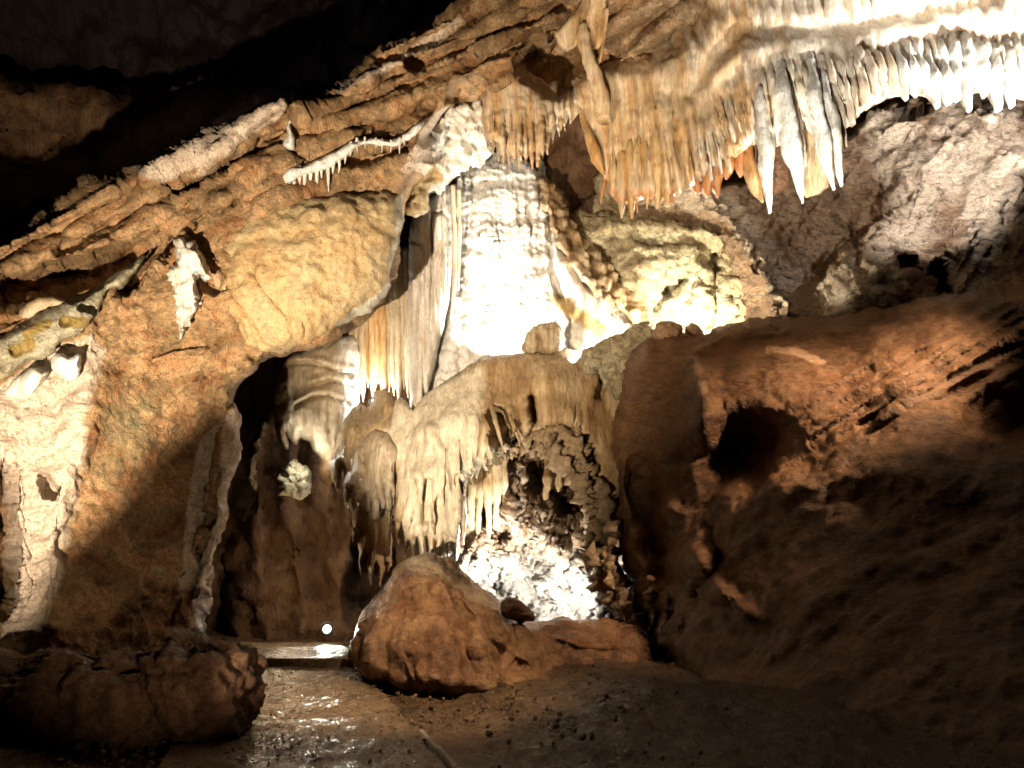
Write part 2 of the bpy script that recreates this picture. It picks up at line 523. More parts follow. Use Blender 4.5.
def teeth(tips, first, last, valley=(16, 30)):
    """outline of a ragged dripping edge running from first to last through the tips"""
    out = [first]
    for i, (x, y) in enumerate(tips):
        out.append((x, y))
        if i < len(tips) - 1:
            x2, y2 = tips[i + 1]
            out.append(((x + x2) / 2 + random.uniform(-.6, .6), min(y, y2) - random.uniform(*valley)))
    out.append(last)
    return out
def tps(pts):
    """smooth depth surface through control points (px, py, depth)"""
    p = np.asarray(pts, float); X = p[:, :2] / 300.0; n = len(p)

    def phi(r): return np.where(r > 0, r * r * np.log(r + 1e-12), 0)
    K = phi(np.linalg.norm(X[:, None] - X[None], axis=2)) + np.eye(n) * .02
    Q = np.hstack([np.ones((n, 1)), X])
    A = np.block([[K, Q], [Q.T, np.zeros((3, 3))]])
    w = np.linalg.solve(A, np.concatenate([p[:, 2], [0, 0, 0]]))

    def f(x, y):
        Y = np.stack([x, y], 1) / 300.0
        o = w[n] + w[n + 1] * Y[:, 0] + w[n + 2] * Y[:, 1]
        for k in range(n): o = o + w[k] * phi(np.hypot(Y[:, 0] - X[k, 0], Y[:, 1] - X[k, 1]))
        return o
    return f


def structure(o): o['kind'] = 'structure'; return o


# ================================================================== ground
def build_floor():
    xs = np.concatenate([np.arange(-30, -5, 1.5), np.arange(-5, 5, .04), np.arange(5, 31, 1.5)])
    ys = np.concatenate([np.arange(-12, 5, 1.5), np.arange(5, 16, .04), np.arange(16, 41, 1.5)])
    gx, gy = np.meshgrid(xs, ys)
    x = gx.ravel(); y = gy.ravel()
    p = np.stack([x, y, x * 0], 1)
    z = .10 * noise(p * .5, 'fbm', 2) + .04 * noise(p * 2.2, 'fbm', 4) + .05 * noise(p * 5, 'cell', 1) + .012 * noise(p * 9, 'ridge', 2)
    # path strip kept lower, banks rise on either side
    cxp = -1.26 - .30 * (y - 6.65)
    wd = np.clip((np.abs(x - cxp) - 1.0) / 2.4, 0, 1)
    z = z * (.6 + .4 * wd) + .25 * smooth(wd) * smooth((y - 5) / 3)
    z = z - .08
    nx, ny = len(xs), len(ys)
    idx = np.arange(nx * ny).reshape(ny, nx)
    q = np.stack([idx[:-1, :-1], idx[:-1, 1:], idx[1:, 1:], idx[1:, :-1]], -1).reshape(-1, 4)
    structure(mesh_np('cave_floor', np.stack([x, y, z], 1), q, M['floor'], loc=(0, 0, 0)))
    # the trodden path: a thin sheet of rough wet concrete with an uneven edge
    us = np.linspace(0, 1, 70); vs = np.arange(4.5, 15.6, .05)
    U, V = np.meshgrid(us, vs)
    u = U.ravel(); v = V.ravel()
    c = -1.26 - .30 * (v - 6.65)
    e = .08 * perlin(np.stack([v * 1.1, v * 0, v * 0], 1)); e2 = .025 * perlin(np.stack([v * 2.1, v * 0 + 9, v * 0], 1))
    halfL = 1.5 + e; halfR = .82 + e2
    x = c - halfL + u * (halfL + halfR)
    p = np.stack([x, v, x * 0], 1)
    z = .012 + .026 * noise(p * 1.3, 'fbm', 3) + .012 * noise(p * 8, 'fbm', 3) + .016 * noise(p * 6, 'cell', 1) + .018 * noise(p * 17, 'cell', 1) - .07 * (np.minimum(u, 1 - u) < .02)
    nx, ny = len(us), len(vs)
    idx = np.arange(nx * ny).reshape(ny, nx)
    q = np.stack([idx[:-1, :-1], idx[:-1, 1:], idx[1:, 1:], idx[1:, :-1]], -1).reshape(-1, 4)
    structure(mesh_np('path', np.stack([x, v, z], 1), q, M['path'], loc=(0, 0, 0)))
    # low worn edging along the right side of the path
    vv = np.arange(4.5, 7.9, .04); prof = [(-.024, -.05), (-.02, .012), (-.008, .02), (.010, .019), (.02, .010), (.025, -.05)]
    V2 = []
    for t_ in vv:
        w_ = .012 * math.sin(t_ * 3.1)
        for (ox, oz) in prof: V2.append((-.437 - .31 * (t_ - 6.65) + w_ + ox, t_, oz + .012))
    V2 = np.array(V2); V2 = V2 + displacement(V2, [('fbm', .012, 9, 0, 3)])[:, None] * S(.5, 0, 1)
    n_ = len(prof); idx = np.arange(len(V2)).reshape(-1, n_)
    q = np.stack([idx[:-1, :-1], idx[:-1, 1:], idx[1:, 1:], idx[1:, :-1]], -1).reshape(-1, 4)
    structure(mesh_np('path_edge', V2, q[:, ::-1], M['calcite'], loc=(0, 0, 0)))


build_floor()


def build_gravel():
    t = (1 + 5 ** .5) / 2
    iv = np.array([(-1, t, 0), (1, t, 0), (-1, -t, 0), (1, -t, 0), (0, -1, t), (0, 1, t), (0, -1, -t), (0, 1, -t), (t, 0, -1), (t, 0, 1), (-t, 0, -1), (-t, 0, 1)], float); iv /= np.linalg.norm(iv[0])
    it = np.array([(0, 11, 5), (0, 5, 1), (0, 1, 7), (0, 7, 10), (0, 10, 11), (1, 5, 9), (5, 11, 4), (11, 10, 2), (10, 7, 6), (7, 1, 8), (3, 9, 4), (3, 4, 2), (3, 2, 6), (3, 6, 8), (3, 8, 9), (4, 9, 5), (2, 4, 11), (6, 2, 10), (8, 6, 7), (9, 8, 1)])
    vs = []; ts = []; n = 0
    for k in range(6000):
        y = 5.5 + 7 * rng.random() ** 1.3; x = rng.uniform(-3.6, 2.6)
        cx = -1.26 - .30 * (y - 6.65); off = x - cx
        onp = -1.4 < off < .8
        if onp and rng.random() < .45 and off < .7: continue
        clump = perlin(np.array([[x * .9, y * .9, 3.3]]))[0]
        if off > 2.2 and rng.random() < .7: continue
        if clump < rng.uniform(-.5, .25): continue
        r = (.006 + .012 * rng.random() ** 3) if onp else (.007 + .03 * rng.random() ** 4)
        R_ = np.linalg.qr(rng.normal(size=(3, 3)))[0]
        v = (iv * (r * rng.uniform(.6, 1.25, 3))) @ R_ * (1 + .18 * rng.normal(size=(12, 1)))
        zb = .012 if onp else -.03 + .25 * float(smooth(np.clip((abs(off) - 1.0) / 2.4, 0, 1)) * smooth(np.array((y - 5) / 3)))
        vs.append(v + S(x, y, zb + r * .3)); ts.append(it + n); n += 12
    o = mesh_np('gravel', np.vstack(vs), np.zeros((0, 4), int), M['path'], loc=(0, 0, 0), tris=np.vstack(ts), smooth_shade=False)
    tag(o, 'scattered brown grit and pebbles lying on the wet path and cave floor', 'gravel', kind='stuff')


build_gravel()

# step across the far end of the path
d_ = floor_depth(668)
a = P(246, 668, d_); b = P(362, 668, d_)


def slab_box(name, x0, x1, y0, y1, z0, z1, mat, layers, st=.04, rnd=.04):
    """rounded block with a worked surface"""
    nx = max(2, int((x1 - x0) / st)); ny = max(2, int((y1 - y0) / st)); nz = max(2, int((z1 - z0) / st))
    bm_v = []; bm_q = []

    def face(o, du, dv, nu, nv):
        base = len(bm_v)
        for j in range(nv + 1):
            for i in range(nu + 1): bm_v.append(o + du * i / nu + dv * j / nv)
        for j in range(nv):
            for i in range(nu):
                k = base + j * (nu + 1) + i
                bm_q.append((k, k + 1, k + nu + 2, k + nu + 1))
    X = S(x1 - x0, 0, 0); Y = S(0, y1 - y0, 0); Z = S(0, 0, z1 - z0); o = S(x0, y0, z0)
    face(o, X, Z, nx, nz); face(o + Y + X, -X, Z, nx, nz); face(o + Y, -Y, Z, ny, nz); face(o + X, Y, Z, ny, nz)
    face(o + Z, X, Y, nx, ny); face(o + Y, X, -Y, nx, ny)
    v = np.array(bm_v)
    c = (v.min(0) + v.max(0)) / 2; h = (v.max(0) - v.min(0)) / 2
    inn = np.clip(v, c - h + rnd, c + h - rnd); dd = v - inn; l = np.linalg.norm(dd, axis=1)[:, None]
    v = inn + dd / np.maximum(l, 1e-6) * np.minimum(l, rnd)
    nrm = dd / np.maximum(l, 1e-6)
    v = v + nrm * displacement(v, layers)[:, None]
    return mesh_np(name, v, bm_q, mat, loc=(x0, y0, z0))


st = slab_box('step', a[0], b[0], a[1], a[1] + 1.5, -.06, .13, M['path'], [('fbm', .02, 1.5, 0, 3), ('fbm', .01, 7, 0, 2)])
st['kind'] = 'structure'
st.rotation_euler.z = math.radians(-1.5)

# ================================================================== back of the cave
bw = tps([(-600, -400, 15), (-600, 300, 15), (-600, 900, 13), (0, 0, 23), (0, 200, 22), (200, 0, 24), (200, 140, 23), (350, 0, 24), (300, 300, 19),
          (280, 500, 17.2), (300, 640, 16.6), (200, 640, 16.6), (420, 300, 18), (500, 500, 17.5), (560, 150, 17.5), (640, 250, 18), (620, 640, 17), (800, 200, 19),
          (1000, 100, 18), (1600, 300, 14), (1600, 900, 12), (1600, -400, 14), (500, -400, 15), (800, 640, 16)])


def bw_sculpt(x, y):
    s = groove(x, y, [(370, 640), (372, 560), (366, 480)], 10, .8)
    s += groove(x, y, [(222, 640), (228, 560), (232, 470), (252, 400)], 12, .9)
    s -= groove(x, y, [(262, 425), (250, 460), (240, 500), (232, 560)], 5, .5)      # pale rib
    s -= groove(x, y, [(352, 500), (345, 560), (342, 640)], 12, .35)
    s += pit(x, y, [(255, 385), (245, 400)], 26, 1.5)
    # curtains of the alcove
    s += .10 * np.cos(x / 5.5 + 1.3 * np.sin(y / 60)) * area_mask(x, y, [(235, 430), (380, 430), (380, 660), (225, 660)], 20)
    s -= 3 * area_mask(x, y, [(-100, 60), (60, 85), (150, 95), (240, 70), (250, 90), (190, 130), (120, 165), (0, 190), (-100, 210)], 26)
    s += 1.0 * area_mask(x, y, [(-100, 110), (60, 118), (110, 140), (40, 160), (-100, 150)], 16)
    return s


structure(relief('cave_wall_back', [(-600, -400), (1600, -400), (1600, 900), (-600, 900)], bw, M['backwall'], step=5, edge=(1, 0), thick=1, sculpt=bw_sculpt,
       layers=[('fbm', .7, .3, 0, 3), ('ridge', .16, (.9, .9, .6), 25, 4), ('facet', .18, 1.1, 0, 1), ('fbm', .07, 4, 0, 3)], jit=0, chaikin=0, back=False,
       attrs={'dark': lambda x, y: .9 * smooth((120 - y) / 60) * smooth((480 - x) / 60), 'pale': lambda x, y: .75 * np.exp(-(dist_line(x, y, [(262, 425), (250, 460), (238, 505)]) / 7) ** 2)}))  # dark blackens the upper left, painting the unlit roof's shade into the colour

# ================================================================== left wall with the slanting banded roof
lw_poly = [(-320, 300), (-320, 250), (-60, 262), (0, 238), (33, 220), (67, 197), (127, 173), (173, 147), (227, 123), (273, 95), (288, 97), (290, 108), (342, 90),
           (375, 50), (402, 38), (442, 18), (465, 5), (500, -40), (560, -160), (960, -200), (960, -60), (720, -4), (672, 34), (646, 62), (612, 84), (586, 92), (560, 100), (520, 108),
           (485, 100), (462, 100), (440, 118), (428, 138), (436, 166), (424, 178), (410, 190), (398, 250), (368, 312), (325, 346), (288, 354), (264, 361), (251, 374), (236, 388),
           (232, 402), (238, 420), (234, 446), (226, 474), (213, 503), (205, 545), (197, 590), (198, 655), (150, 700), (60, 790), (-320, 860)]
lw_depth = tps([(-320, 300, 9), (-320, 800, 7.2), (0, 250, 11), (0, 450, 9.6), (0, 640, 8.6), (60, 700, 8.6), (120, 620, 9.7), (100, 450, 10.4), (200, 500, 11.2), (200, 640, 10.8), (230, 420, 11.8),
                (100, 330, 10.8), (200, 330, 11.2), (300, 340, 12), (390, 260, 12.8), (300, 240, 11.9), (200, 240, 11.6), (120, 200, 12), (280, 120, 12.4), (400, 80, 12.8), (400, 150, 12.6),
                (520, 60, 12.6), (600, 40, 12.3), (460, 10, 12.6), (700, -20, 11.5), (900, -150, 10.5), (600, -150, 11)])


def lw_sculpt(x, y):
    s = 0 * x
    s += pit(x, y, [(172, 193), (200, 182), (228, 165)], 13, 1.6, .5)               # dark slot under the upper band
    s += pit(x, y, [(6, 292), (50, 284), (95, 270), (120, 258)], 22, 1.6, .6)        # dark slot above the tongue
    s += pit(x, y, [(122, 290), (140, 268), (165, 244), (186, 230)], 9, 1.0, .6)
    s += pit(x, y, [(205, 270), (214, 285)], 9, .35)
    s += pit(x, y, [(0, 468), (2, 520), (4, 560), (-2, 600)], 16, 1.6, .9)         # far left opening
    s += pit(x, y, [(45, 478), (50, 490)], 8, .5)
    s += pit(x, y, [(475, 92), (462, 96)], 15, 1.2)                               # hollow by the hanging bell
    s += pit(x, y, [(540, 62), (550, 85), (536, 80), (560, 60)], 27, 2.0, .45)     # big hollow under the roof
    s += pit(x, y, [(412, 62), (418, 66)], 8, .7)
    s += pit(x, y, [(420, 8), (398, 34)], 7, .4)
    s += pit(x, y, [(300, 160), (330, 165), (370, 158), (402, 150)], 9, .5)
    # ledges that run with the beds
    for (pts, w, dd) in [([(0, 262), (60, 225), (130, 190), (200, 160)], 5, .28), ([(60, 250), (130, 215), (215, 182), (262, 140), (330, 118), (420, 78), (520, 45), (600, 12)], 5, .35),
                         ([(290, 110), (340, 100), (380, 86), (440, 58), (500, 34), (560, 5)], 4.5, .3), ([(240, 160), (300, 140), (360, 128), (430, 104)], 5, .28),
                         ([(380, 60), (430, 40), (500, 8), (540, -20)], 5, .35), ([(600, 60), (640, 30), (700, -10)], 7, .3), ([(225, 210), (260, 180), (290, 175)], 5, .3)]:
        s += groove(x, y, pts, w, dd)
    for (pts, w, dd) in [([(150, 178), (215, 150), (270, 105), (286, 104)], 7, .35), ([(40, 232), (110, 195), (150, 180)], 6, .3), ([(300, 112), (390, 84), (470, 52), (560, 14)], 7, .28),
                         ([(110, 300), (160, 256), (215, 205), (280, 165)], 7, .3), ([(232, 398), (222, 460), (205, 540)], 6, .3), ([(92, 330), (84, 420), (60, 500), (50, 620)], 18, .25),
                         ([(240, 372), (290, 345), (340, 330)], 6, .25), ([(150, 360), (210, 350)], 10, .2)]:
        s -= groove(x, y, pts, w, dd)
    # broken steps of the bedding
    t = (x * .47 + y * .88)
    m = smooth((330 - t + 40) / 80) * (1 - smooth((t - 300) / 60))
    s += .13 * m * (np.abs(((t + 14 * perlin(np.stack([x / 60, y / 60, x * 0], 1))) / 23) % 1 - .5) * 2 - .5)
    return s


band_pale = [(127, 173), (173, 147), (227, 123), (273, 95), (290, 97), (284, 118), (230, 148), (195, 170), (150, 180)]
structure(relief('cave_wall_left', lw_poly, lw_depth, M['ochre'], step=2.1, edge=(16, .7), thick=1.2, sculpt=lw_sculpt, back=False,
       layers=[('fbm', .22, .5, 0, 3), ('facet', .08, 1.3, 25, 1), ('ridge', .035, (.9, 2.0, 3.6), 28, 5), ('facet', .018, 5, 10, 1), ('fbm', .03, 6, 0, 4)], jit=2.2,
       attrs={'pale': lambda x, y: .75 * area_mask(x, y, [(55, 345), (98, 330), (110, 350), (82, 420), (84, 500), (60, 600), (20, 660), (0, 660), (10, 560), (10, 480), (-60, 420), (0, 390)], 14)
              + .6 * area_mask(x, y, band_pale, 8) + .5 * groove(x, y, [(340, 92), (400, 60), (460, 20)], 7, 1) + .8 * area_mask(x, y, [(425, 130), (440, 112), (490, 95), (490, 160), (440, 180), (400, 172)], 6)
              + .55 * area_mask(x, y, [(200, 440), (236, 400), (240, 430), (230, 480), (205, 540), (190, 640), (170, 600)], 5),
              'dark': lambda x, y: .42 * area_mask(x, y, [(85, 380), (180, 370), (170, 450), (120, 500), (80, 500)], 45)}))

# ================================================================== right wall
rw_poly = [(618, 400), (622, 372), (640, 348), (662, 338), (700, 334), (735, 324), (780, 318), (830, 316), (862, 312), (905, 300), (945, 291), (1024, 280), (1150, 262), (1500, 230), (1500, 1000),
           (655, 1000), (690, 700), (668, 660), (650, 630), (640, 600), (628, 560), (612, 520), (606, 480), (604, 440)]
rw_depth = tps([(620, 360, 13.2), (700, 335, 13.2), (700, 420, 12.2), (850, 315, 12.6), (1024, 280, 11.6), (1500, 240, 9.5), (850, 420, 10.8), (1000, 400, 9.8), (750, 560, 10.6), (900, 600, 8.6), (1024, 600, 7.6), (1500, 900, 5.5),
                (640, 500, 13.0), (660, 600, 12.0), (700, 700, 9.5), (900, 760, 6.8), (1024, 760, 6.3), (620, 440, 13.2), (700, 480, 12.2)])


def rw_sculpt(x, y):
    s = groove(x, y, [(730, 448), (752, 446), (745, 458)], 26, 1.0)
    s += groove(x, y, [(712, 505), (722, 490)], 20, .3)
    s += groove(x, y, [(1000, 428), (1040, 410), (1060, 440)], 46, 1.3)
    s += pit(x, y, [(645, 470), (650, 520), (668, 580)], 22, .5, 1)
    for (pts, w, dd) in [([(1024, 306), (960, 345), (900, 385), (850, 415), (810, 440)], 3, .10), ([(1024, 318), (960, 358), (905, 395), (860, 425)], 3, .12), ([(925, 350), (880, 378), (840, 402)], 2.5, .08),
                         ([(870, 365), (835, 385), (800, 410)], 2.5, .07), ([(1024, 296), (950, 336), (880, 372)], 3, .07), ([(980, 350), (900, 402), (840, 436)], 3, .08), ([(1024, 356), (940, 400), (880, 430)], 4, .12), ([(1024, 340), (960, 372), (900, 408)], 5, .12), ([(700, 350), (760, 340), (860, 330)], 5, .12), ([(700, 600), (720, 560), (712, 530)], 7, .4)]:
        s += groove(x, y, pts, w, dd)
    for (pts, w, dd) in [([(697, 365), (702, 400), (706, 440)], 12, .45), ([(700, 560), (720, 590), (745, 612)], 8, .5), ([(790, 485), (860, 465), (960, 475), (1024, 480)], 22, .25), ([(1024, 330), (950, 372), (880, 420)], 6, .15)]:
        s -= groove(x, y, pts, w, dd)
    return s


structure(relief('cave_wall_right', rw_poly, rw_depth, M['russet'], step=2.4, edge=(18, .9), thick=1.2, sculpt=rw_sculpt, back=False,
       layers=[('fbm', .20, .5, 0, 3), ('fbm', .055, (.6, 1.4, 3.6), 32, 4), ('facet', .02, 1.4, 20, 1), ('ridge', .018, (1.5, 3, 5), 30, 4), ('fbm', .022, 6, 0, 3)], jit=2,
       attrs={'pale': lambda x, y: .6 * groove(x, y, [(770, 350), (800, 352), (820, 358)], 7, 1) + .7 * groove(x, y, [(925, 480)], 5, 1) + .45 * groove(x, y, [(697, 365), (702, 395)], 6, 1),
              'dark': lambda x, y: 0 * x}))

# far right sloping wall, grey white crust over brown
gs_poly = [(632, 205), (650, 196), (668, 188), (690, 180), (720, 186), (760, 176), (800, 168), (850, 132), (880, 106), (930, 96), (990, 86), (1100, 60), (1500, 0), (1500, 360), (1020, 330), (800, 350), (760, 366), (710, 364),
           (690, 350), (676, 320), (664, 290), (652, 262), (640, 238), (630, 225)]
gs_depth = tps([(660, 300, 17.2), (645, 245, 17.0), (720, 350, 16.0), (640, 205, 15.8), (700, 190, 15.2), (790, 310, 14.6), (850, 320, 14), (850, 140, 14.6), (1000, 90, 13.8), (1024, 300, 12.6), (1500, 0, 11), (1500, 350, 10), (900, 220, 13.9)])


def gs_sculpt(x, y):
    s = -groove(x, y, [(695, 190), (725, 215), (750, 250), (770, 285), (790, 310)], 17, .5) * (1 + .5 * perlin(np.stack([x / 9, y / 9, x * 0], 1)))
    s -= groove(x, y, [(860, 280), (890, 240), (915, 190), (940, 140)], 34, .4)
    s -= groove(x, y, [(960, 250), (985, 200), (1010, 190)], 24, .35)
    s += pit(x, y, [(940, 285), (935, 275)], 14, 1.2)
    s += pit(x, y, [(908, 265)], 14, .4)
    s += groove(x, y, [(800, 290), (840, 230), (880, 190)], 22, .5)
    s += pit(x, y, [(960, 170), (985, 150), (1010, 140)], 24, .2, 1)
    s -= groove(x, y, [(880, 130), (905, 120)], 14, .35)
    s += pit(x, y, [(906, 108), (926, 104)], 9, .8)
    s -= pit(x, y, [(985, 110)], 28, .8, .8)
    s += .5 * pit(x, y, [(700, 300), (690, 260)], 40, 1, 1) + .09 * perlin(np.stack([(x * .8 + y * .6) / 9, (y * .8 - x * .6) / 40, x * 0], 1))
    return s


def gs_pale(x, y):
    m = .5 * groove(x, y, [(705, 190), (735, 215), (762, 250), (785, 285), (800, 310)], 24, 1)
    m += .62 * groove(x, y, [(840, 300), (880, 270), (905, 225), (920, 180), (960, 160)], 36, 1) + .6 * groove(x, y, [(965, 290), (985, 230), (1000, 190), (1015, 160)], 30, 1)
    m += .6 * groove(x, y, [(870, 120), (900, 128), (880, 150)], 22, 1) + .4 * groove(x, y, [(640, 205), (690, 200)], 14, 1) + .55 * groove(x, y, [(1000, 110), (960, 110)], 26, 1)
    return np.clip(m, 0, .75)


structure(relief('cave_wall_far_right', gs_poly, gs_depth, M['greyslope'], step=2.2, edge=(5, .15), thick=1, sculpt=gs_sculpt, back=False,
       layers=[('fbm', .22, .6, 0, 3), ('facet', .10, 1.5, 0, 1), ('ridge', .05, (2, 2.6, 3.4), -50, 4), ('facet', .04, 4.5, 0, 1), ('billow', .03, 5, 0, 3), ('fbm', .03, 7, 0, 3)], jit=4, attrs={'pale': gs_pale, 'dark': lambda x, y: .8 * groove(x, y, [(905, 262), (925, 280)], 16, 1)}))

# yellow wall between the cascade and the crusted ridge
yw_poly = [(540, 120), (600, 118), (650, 160), (700, 180), (740, 215), (770, 260), (800, 330), (790, 380), (600, 380), (560, 330), (530, 230)]


def yw_sculpt(x, y):
    s = pit(x, y, [(560, 150), (575, 180), (580, 140), (560, 195)], 26, 1.6, .6)
    s -= groove(x, y, [(585, 232), (630, 222), (680, 228), (720, 240)], 9, .35)
    s += groove(x, y, [(667, 292), (682, 279)], 3, .5)
    s += groove(x, y, [(655, 310), (668, 292)], 2.5, .2)
    s -= groove(x, y, [(690, 250), (702, 280), (706, 320)], 12, .3)
    s += groove(x, y, [(716, 255), (712, 330)], 7, .25)
    s -= pit(x, y, [(700, 218), (722, 232)], 16, .5, .8)
    s -= pit(x, y, [(640, 270)], 50, .25, 1)
    s += groove(x, y, [(590, 250), (620, 280), (632, 320)], 6, .2) + groove(x, y, [(600, 235), (650, 246), (700, 244), (735, 262)], 3, .14)
    return s


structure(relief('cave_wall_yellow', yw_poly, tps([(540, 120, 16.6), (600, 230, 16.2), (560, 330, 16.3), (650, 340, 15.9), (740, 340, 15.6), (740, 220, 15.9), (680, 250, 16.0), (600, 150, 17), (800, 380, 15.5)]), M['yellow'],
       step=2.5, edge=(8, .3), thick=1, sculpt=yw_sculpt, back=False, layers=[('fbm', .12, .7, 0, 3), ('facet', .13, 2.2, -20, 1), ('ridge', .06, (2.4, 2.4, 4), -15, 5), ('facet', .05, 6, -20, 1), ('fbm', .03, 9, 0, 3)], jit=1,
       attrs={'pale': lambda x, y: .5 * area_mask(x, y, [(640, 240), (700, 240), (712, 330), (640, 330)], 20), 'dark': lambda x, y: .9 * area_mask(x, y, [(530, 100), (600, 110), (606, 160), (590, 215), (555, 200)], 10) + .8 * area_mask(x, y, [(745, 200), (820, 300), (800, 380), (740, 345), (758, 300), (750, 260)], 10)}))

# ================================================================== formations
# the tongue-shaped slab at the left edge
tag(relief('rock_slab', [(-60, 352), (-20, 338), (4, 330), (30, 317), (62, 303), (95, 290), (122, 268), (150, 250), (140, 268), (126, 285), (108, 293), (103, 312), (86, 334), (64, 341), (48, 360), (26, 366), (6, 384), (-60, 400)],
           tps([(-60, 380, 9.6), (0, 350, 9.9), (60, 330, 10.2), (100, 300, 10.5), (150, 250, 11.0), (30, 310, 10.1)]), M['grey'], step=2.2, edge=(12, .35), thick=.5,
           sculpt=lambda x, y: pit(x, y, [(84, 308), (92, 311)], 5, .3) + pit(x, y, [(66, 322)], 5, .12) + pit(x, y, [(96, 322)], 5, .3) + pit(x, y, [(15, 350)], 6, .12),
           layers=[('fbm', .07, 1.2, 0, 3), ('ridge', .02, 4, 0, 3), ('fbm', .012, 10, 0, 2)], attrs={'dark': lambda x, y: .75 * np.exp(-(dist_line(x, y, [(28, 330), (45, 322)]) / 8) ** 2) + .7 * np.exp(-(dist_line(x, y, [(66, 322), (82, 322)]) / 7) ** 2) + .6 * np.exp(-(dist_line(x, y, [(14, 352), (30, 345)]) / 8) ** 2)}),
    'long grey green rock tongue jutting from the left edge of the cave wall', 'rock slab')

tag(relief('crust_ledge', [(18, 312), (30, 300), (46, 296), (66, 299), (70, 303), (52, 310), (36, 318), (22, 322)], 10.6, M['cream'], step=2, edge=(6, .15), thick=.4,
           layers=[('fbm', .03, 2, 0, 3), ('cell', .02, 7, 0, 1)]), 'small cream crust lying on top of the grey green rock tongue', 'rock ledge')

# the smooth oval slab that overhangs the alcove
tag(relief('rock_slab', [(222, 250), (238, 224), (262, 208), (300, 200), (345, 194), (385, 187), (403, 192), (406, 206), (400, 232), (391, 268), (386, 290), (372, 306), (352, 320), (334, 332), (316, 343), (296, 347), (270, 356), (248, 352), (232, 330), (222, 300)],
           tps([(222, 300, 11.4), (240, 220, 11.7), (400, 190, 12.3), (390, 280, 12.1), (300, 345, 11.6), (310, 260, 11.25), (250, 340, 11.4)]), M['slab'], step=2.3, edge=(22, .45), thick=.9,
           sculpt=lambda x, y: groove(x, y, [(252, 272), (268, 296), (286, 318)], 2.2, .09) + groove(x, y, [(230, 290), (250, 320), (262, 345)], 3, .1) + groove(x, y, [(288, 315), (290, 332)], 2, .06) + groove(x, y, [(303, 320), (304, 336)], 2, .05),
           layers=[('fbm', .09, .9, 0, 3), ('facet', .05, 1.3, 0, 1), ('ridge', .028, 3.4, 20, 5), ('facet', .018, 6, 0, 1), ('fbm', .018, 10, 0, 3)], jit=2.4,
           attrs={'pale': lambda x, y: .62 * np.exp(-(dist_line(x, y, [(404, 200), (398, 240), (389, 284), (370, 306), (340, 328)]) / 7) ** 2)}),
    'large smooth yellow tan slab overhanging the dark alcove, left of the fluted column', 'rock slab')

# white flowstone patches on the left wall
tag(relief('flowstone_patch', [(174, 246), (180, 240), (187, 240), (192, 248), (199, 252), (206, 262), (212, 274), (209, 284), (203, 282), (201, 272), (196, 278), (199, 294), (193, 304), (202, 300), (197, 311), (188, 318), (186, 330), (182, 342), (178, 330), (179, 316), (174, 306), (176, 288), (171, 276), (175, 262)], 11.0, M['calcite'],
           step=1.5, edge=(5, .25), thick=.35, layers=[('fbm', .08, 2.5, 0, 3), ('cell', .09, 5, 0, 1), ('ridge', .04, (9, 9, 4), 0, 3), ('fbm', .03, 14, 0, 2)], jit=3.2,
           attrs={'pale': lambda x, y: x * 0 + .35, 'dark': lambda x, y: .2 + x * 0}),
    'white crusty flowstone streak running down the ochre wall left of the smooth yellow slab', 'flowstone')
tag(relief('flowstone_patch', [(50, 358), (62, 352), (70, 358), (80, 353), (82, 364), (76, 378), (68, 384), (64, 374), (54, 370)], 9.95, M['calcite'], step=1.8, edge=(5, .15), thick=.35,
           layers=[('fbm', .05, 2.5, 0, 3), ('cell', .02, 7, 0, 1)], jit=1.6, attrs={'pale': lambda x, y: x * 0 + .5}), 'small pointed white calcite lump just below the grey green rock tongue', 'flowstone')
tag(relief('flowstone_patch', [(6, 392), (20, 376), (32, 366), (44, 370), (52, 372), (40, 386), (28, 398), (14, 402)], 9.75, M['cream'], step=1.8, edge=(6, .15), thick=.35, sculpt=lambda x, y: .05 * np.cos((x + y * .6) / 2.2),
           layers=[('fbm', .04, 2.5, 0, 3)], jit=1.2, attrs={'pale': lambda x, y: x * 0 + .5}), 'ribbed cream flowstone under the grey green rock tongue at the left edge', 'flowstone')
tag(relief('flowstone_patch', [(286, 124), (290, 120), (292, 134), (296, 146), (293, 151), (284, 146), (287, 138)], 12.0, M['calcite'], step=1.6, edge=(4, .12), thick=.3, layers=[('fbm', .04, 3, 0, 3), ('cell', .02, 8, 0, 1)], jit=1.5,
           attrs={'pale': lambda x, y: x * 0 + .5}), 'tiny white calcite drip on the banded roof just above the white stalactite fringe', 'flowstone')

# the pale fin beside the alcove
tag(relief('rock_pillar', [(226, 408), (236, 402), (242, 418), (240, 446), (234, 474), (226, 496), (230, 512), (224, 532), (212, 556), (206, 590), (200, 642), (132, 650), (150, 606), (168, 572), (184, 548), (196, 530), (200, 500), (206, 470), (214, 440)],
           tps([(230, 410, 11.6), (220, 500, 11.1), (200, 640, 10.4), (140, 640, 10.0), (180, 560, 10.7)]), M['ochre'], step=2.1, edge=(9, .45), thick=.5,
           sculpt=lambda x, y: groove(x, y, [(214, 470), (206, 530), (196, 575)], 4, .2) + pit(x, y, [(192, 560), (186, 590)], 7, .35) + pit(x, y, [(205, 520)], 5, .3) + groove(x, y, [(175, 600), (160, 640)], 4, .2),
           layers=[('fbm', .1, 1.1, 0, 3), ('ridge', .03, (4, 4, 1.5), 15, 3), ('facet', .05, 2.0, 0, 1), ('fbm', .015, 9, 0, 2)], jit=2.2,
           attrs={'pale': lambda x, y: .75 * np.exp(-(dist_line(x, y, [(234, 410), (228, 470), (212, 545), (198, 620)]) / 10) ** 2), 'dark': lambda x, y: x * 0}),
    'narrow pale ridged rock fin standing left of the dark alcove above the low rock heap', 'rock pillar')

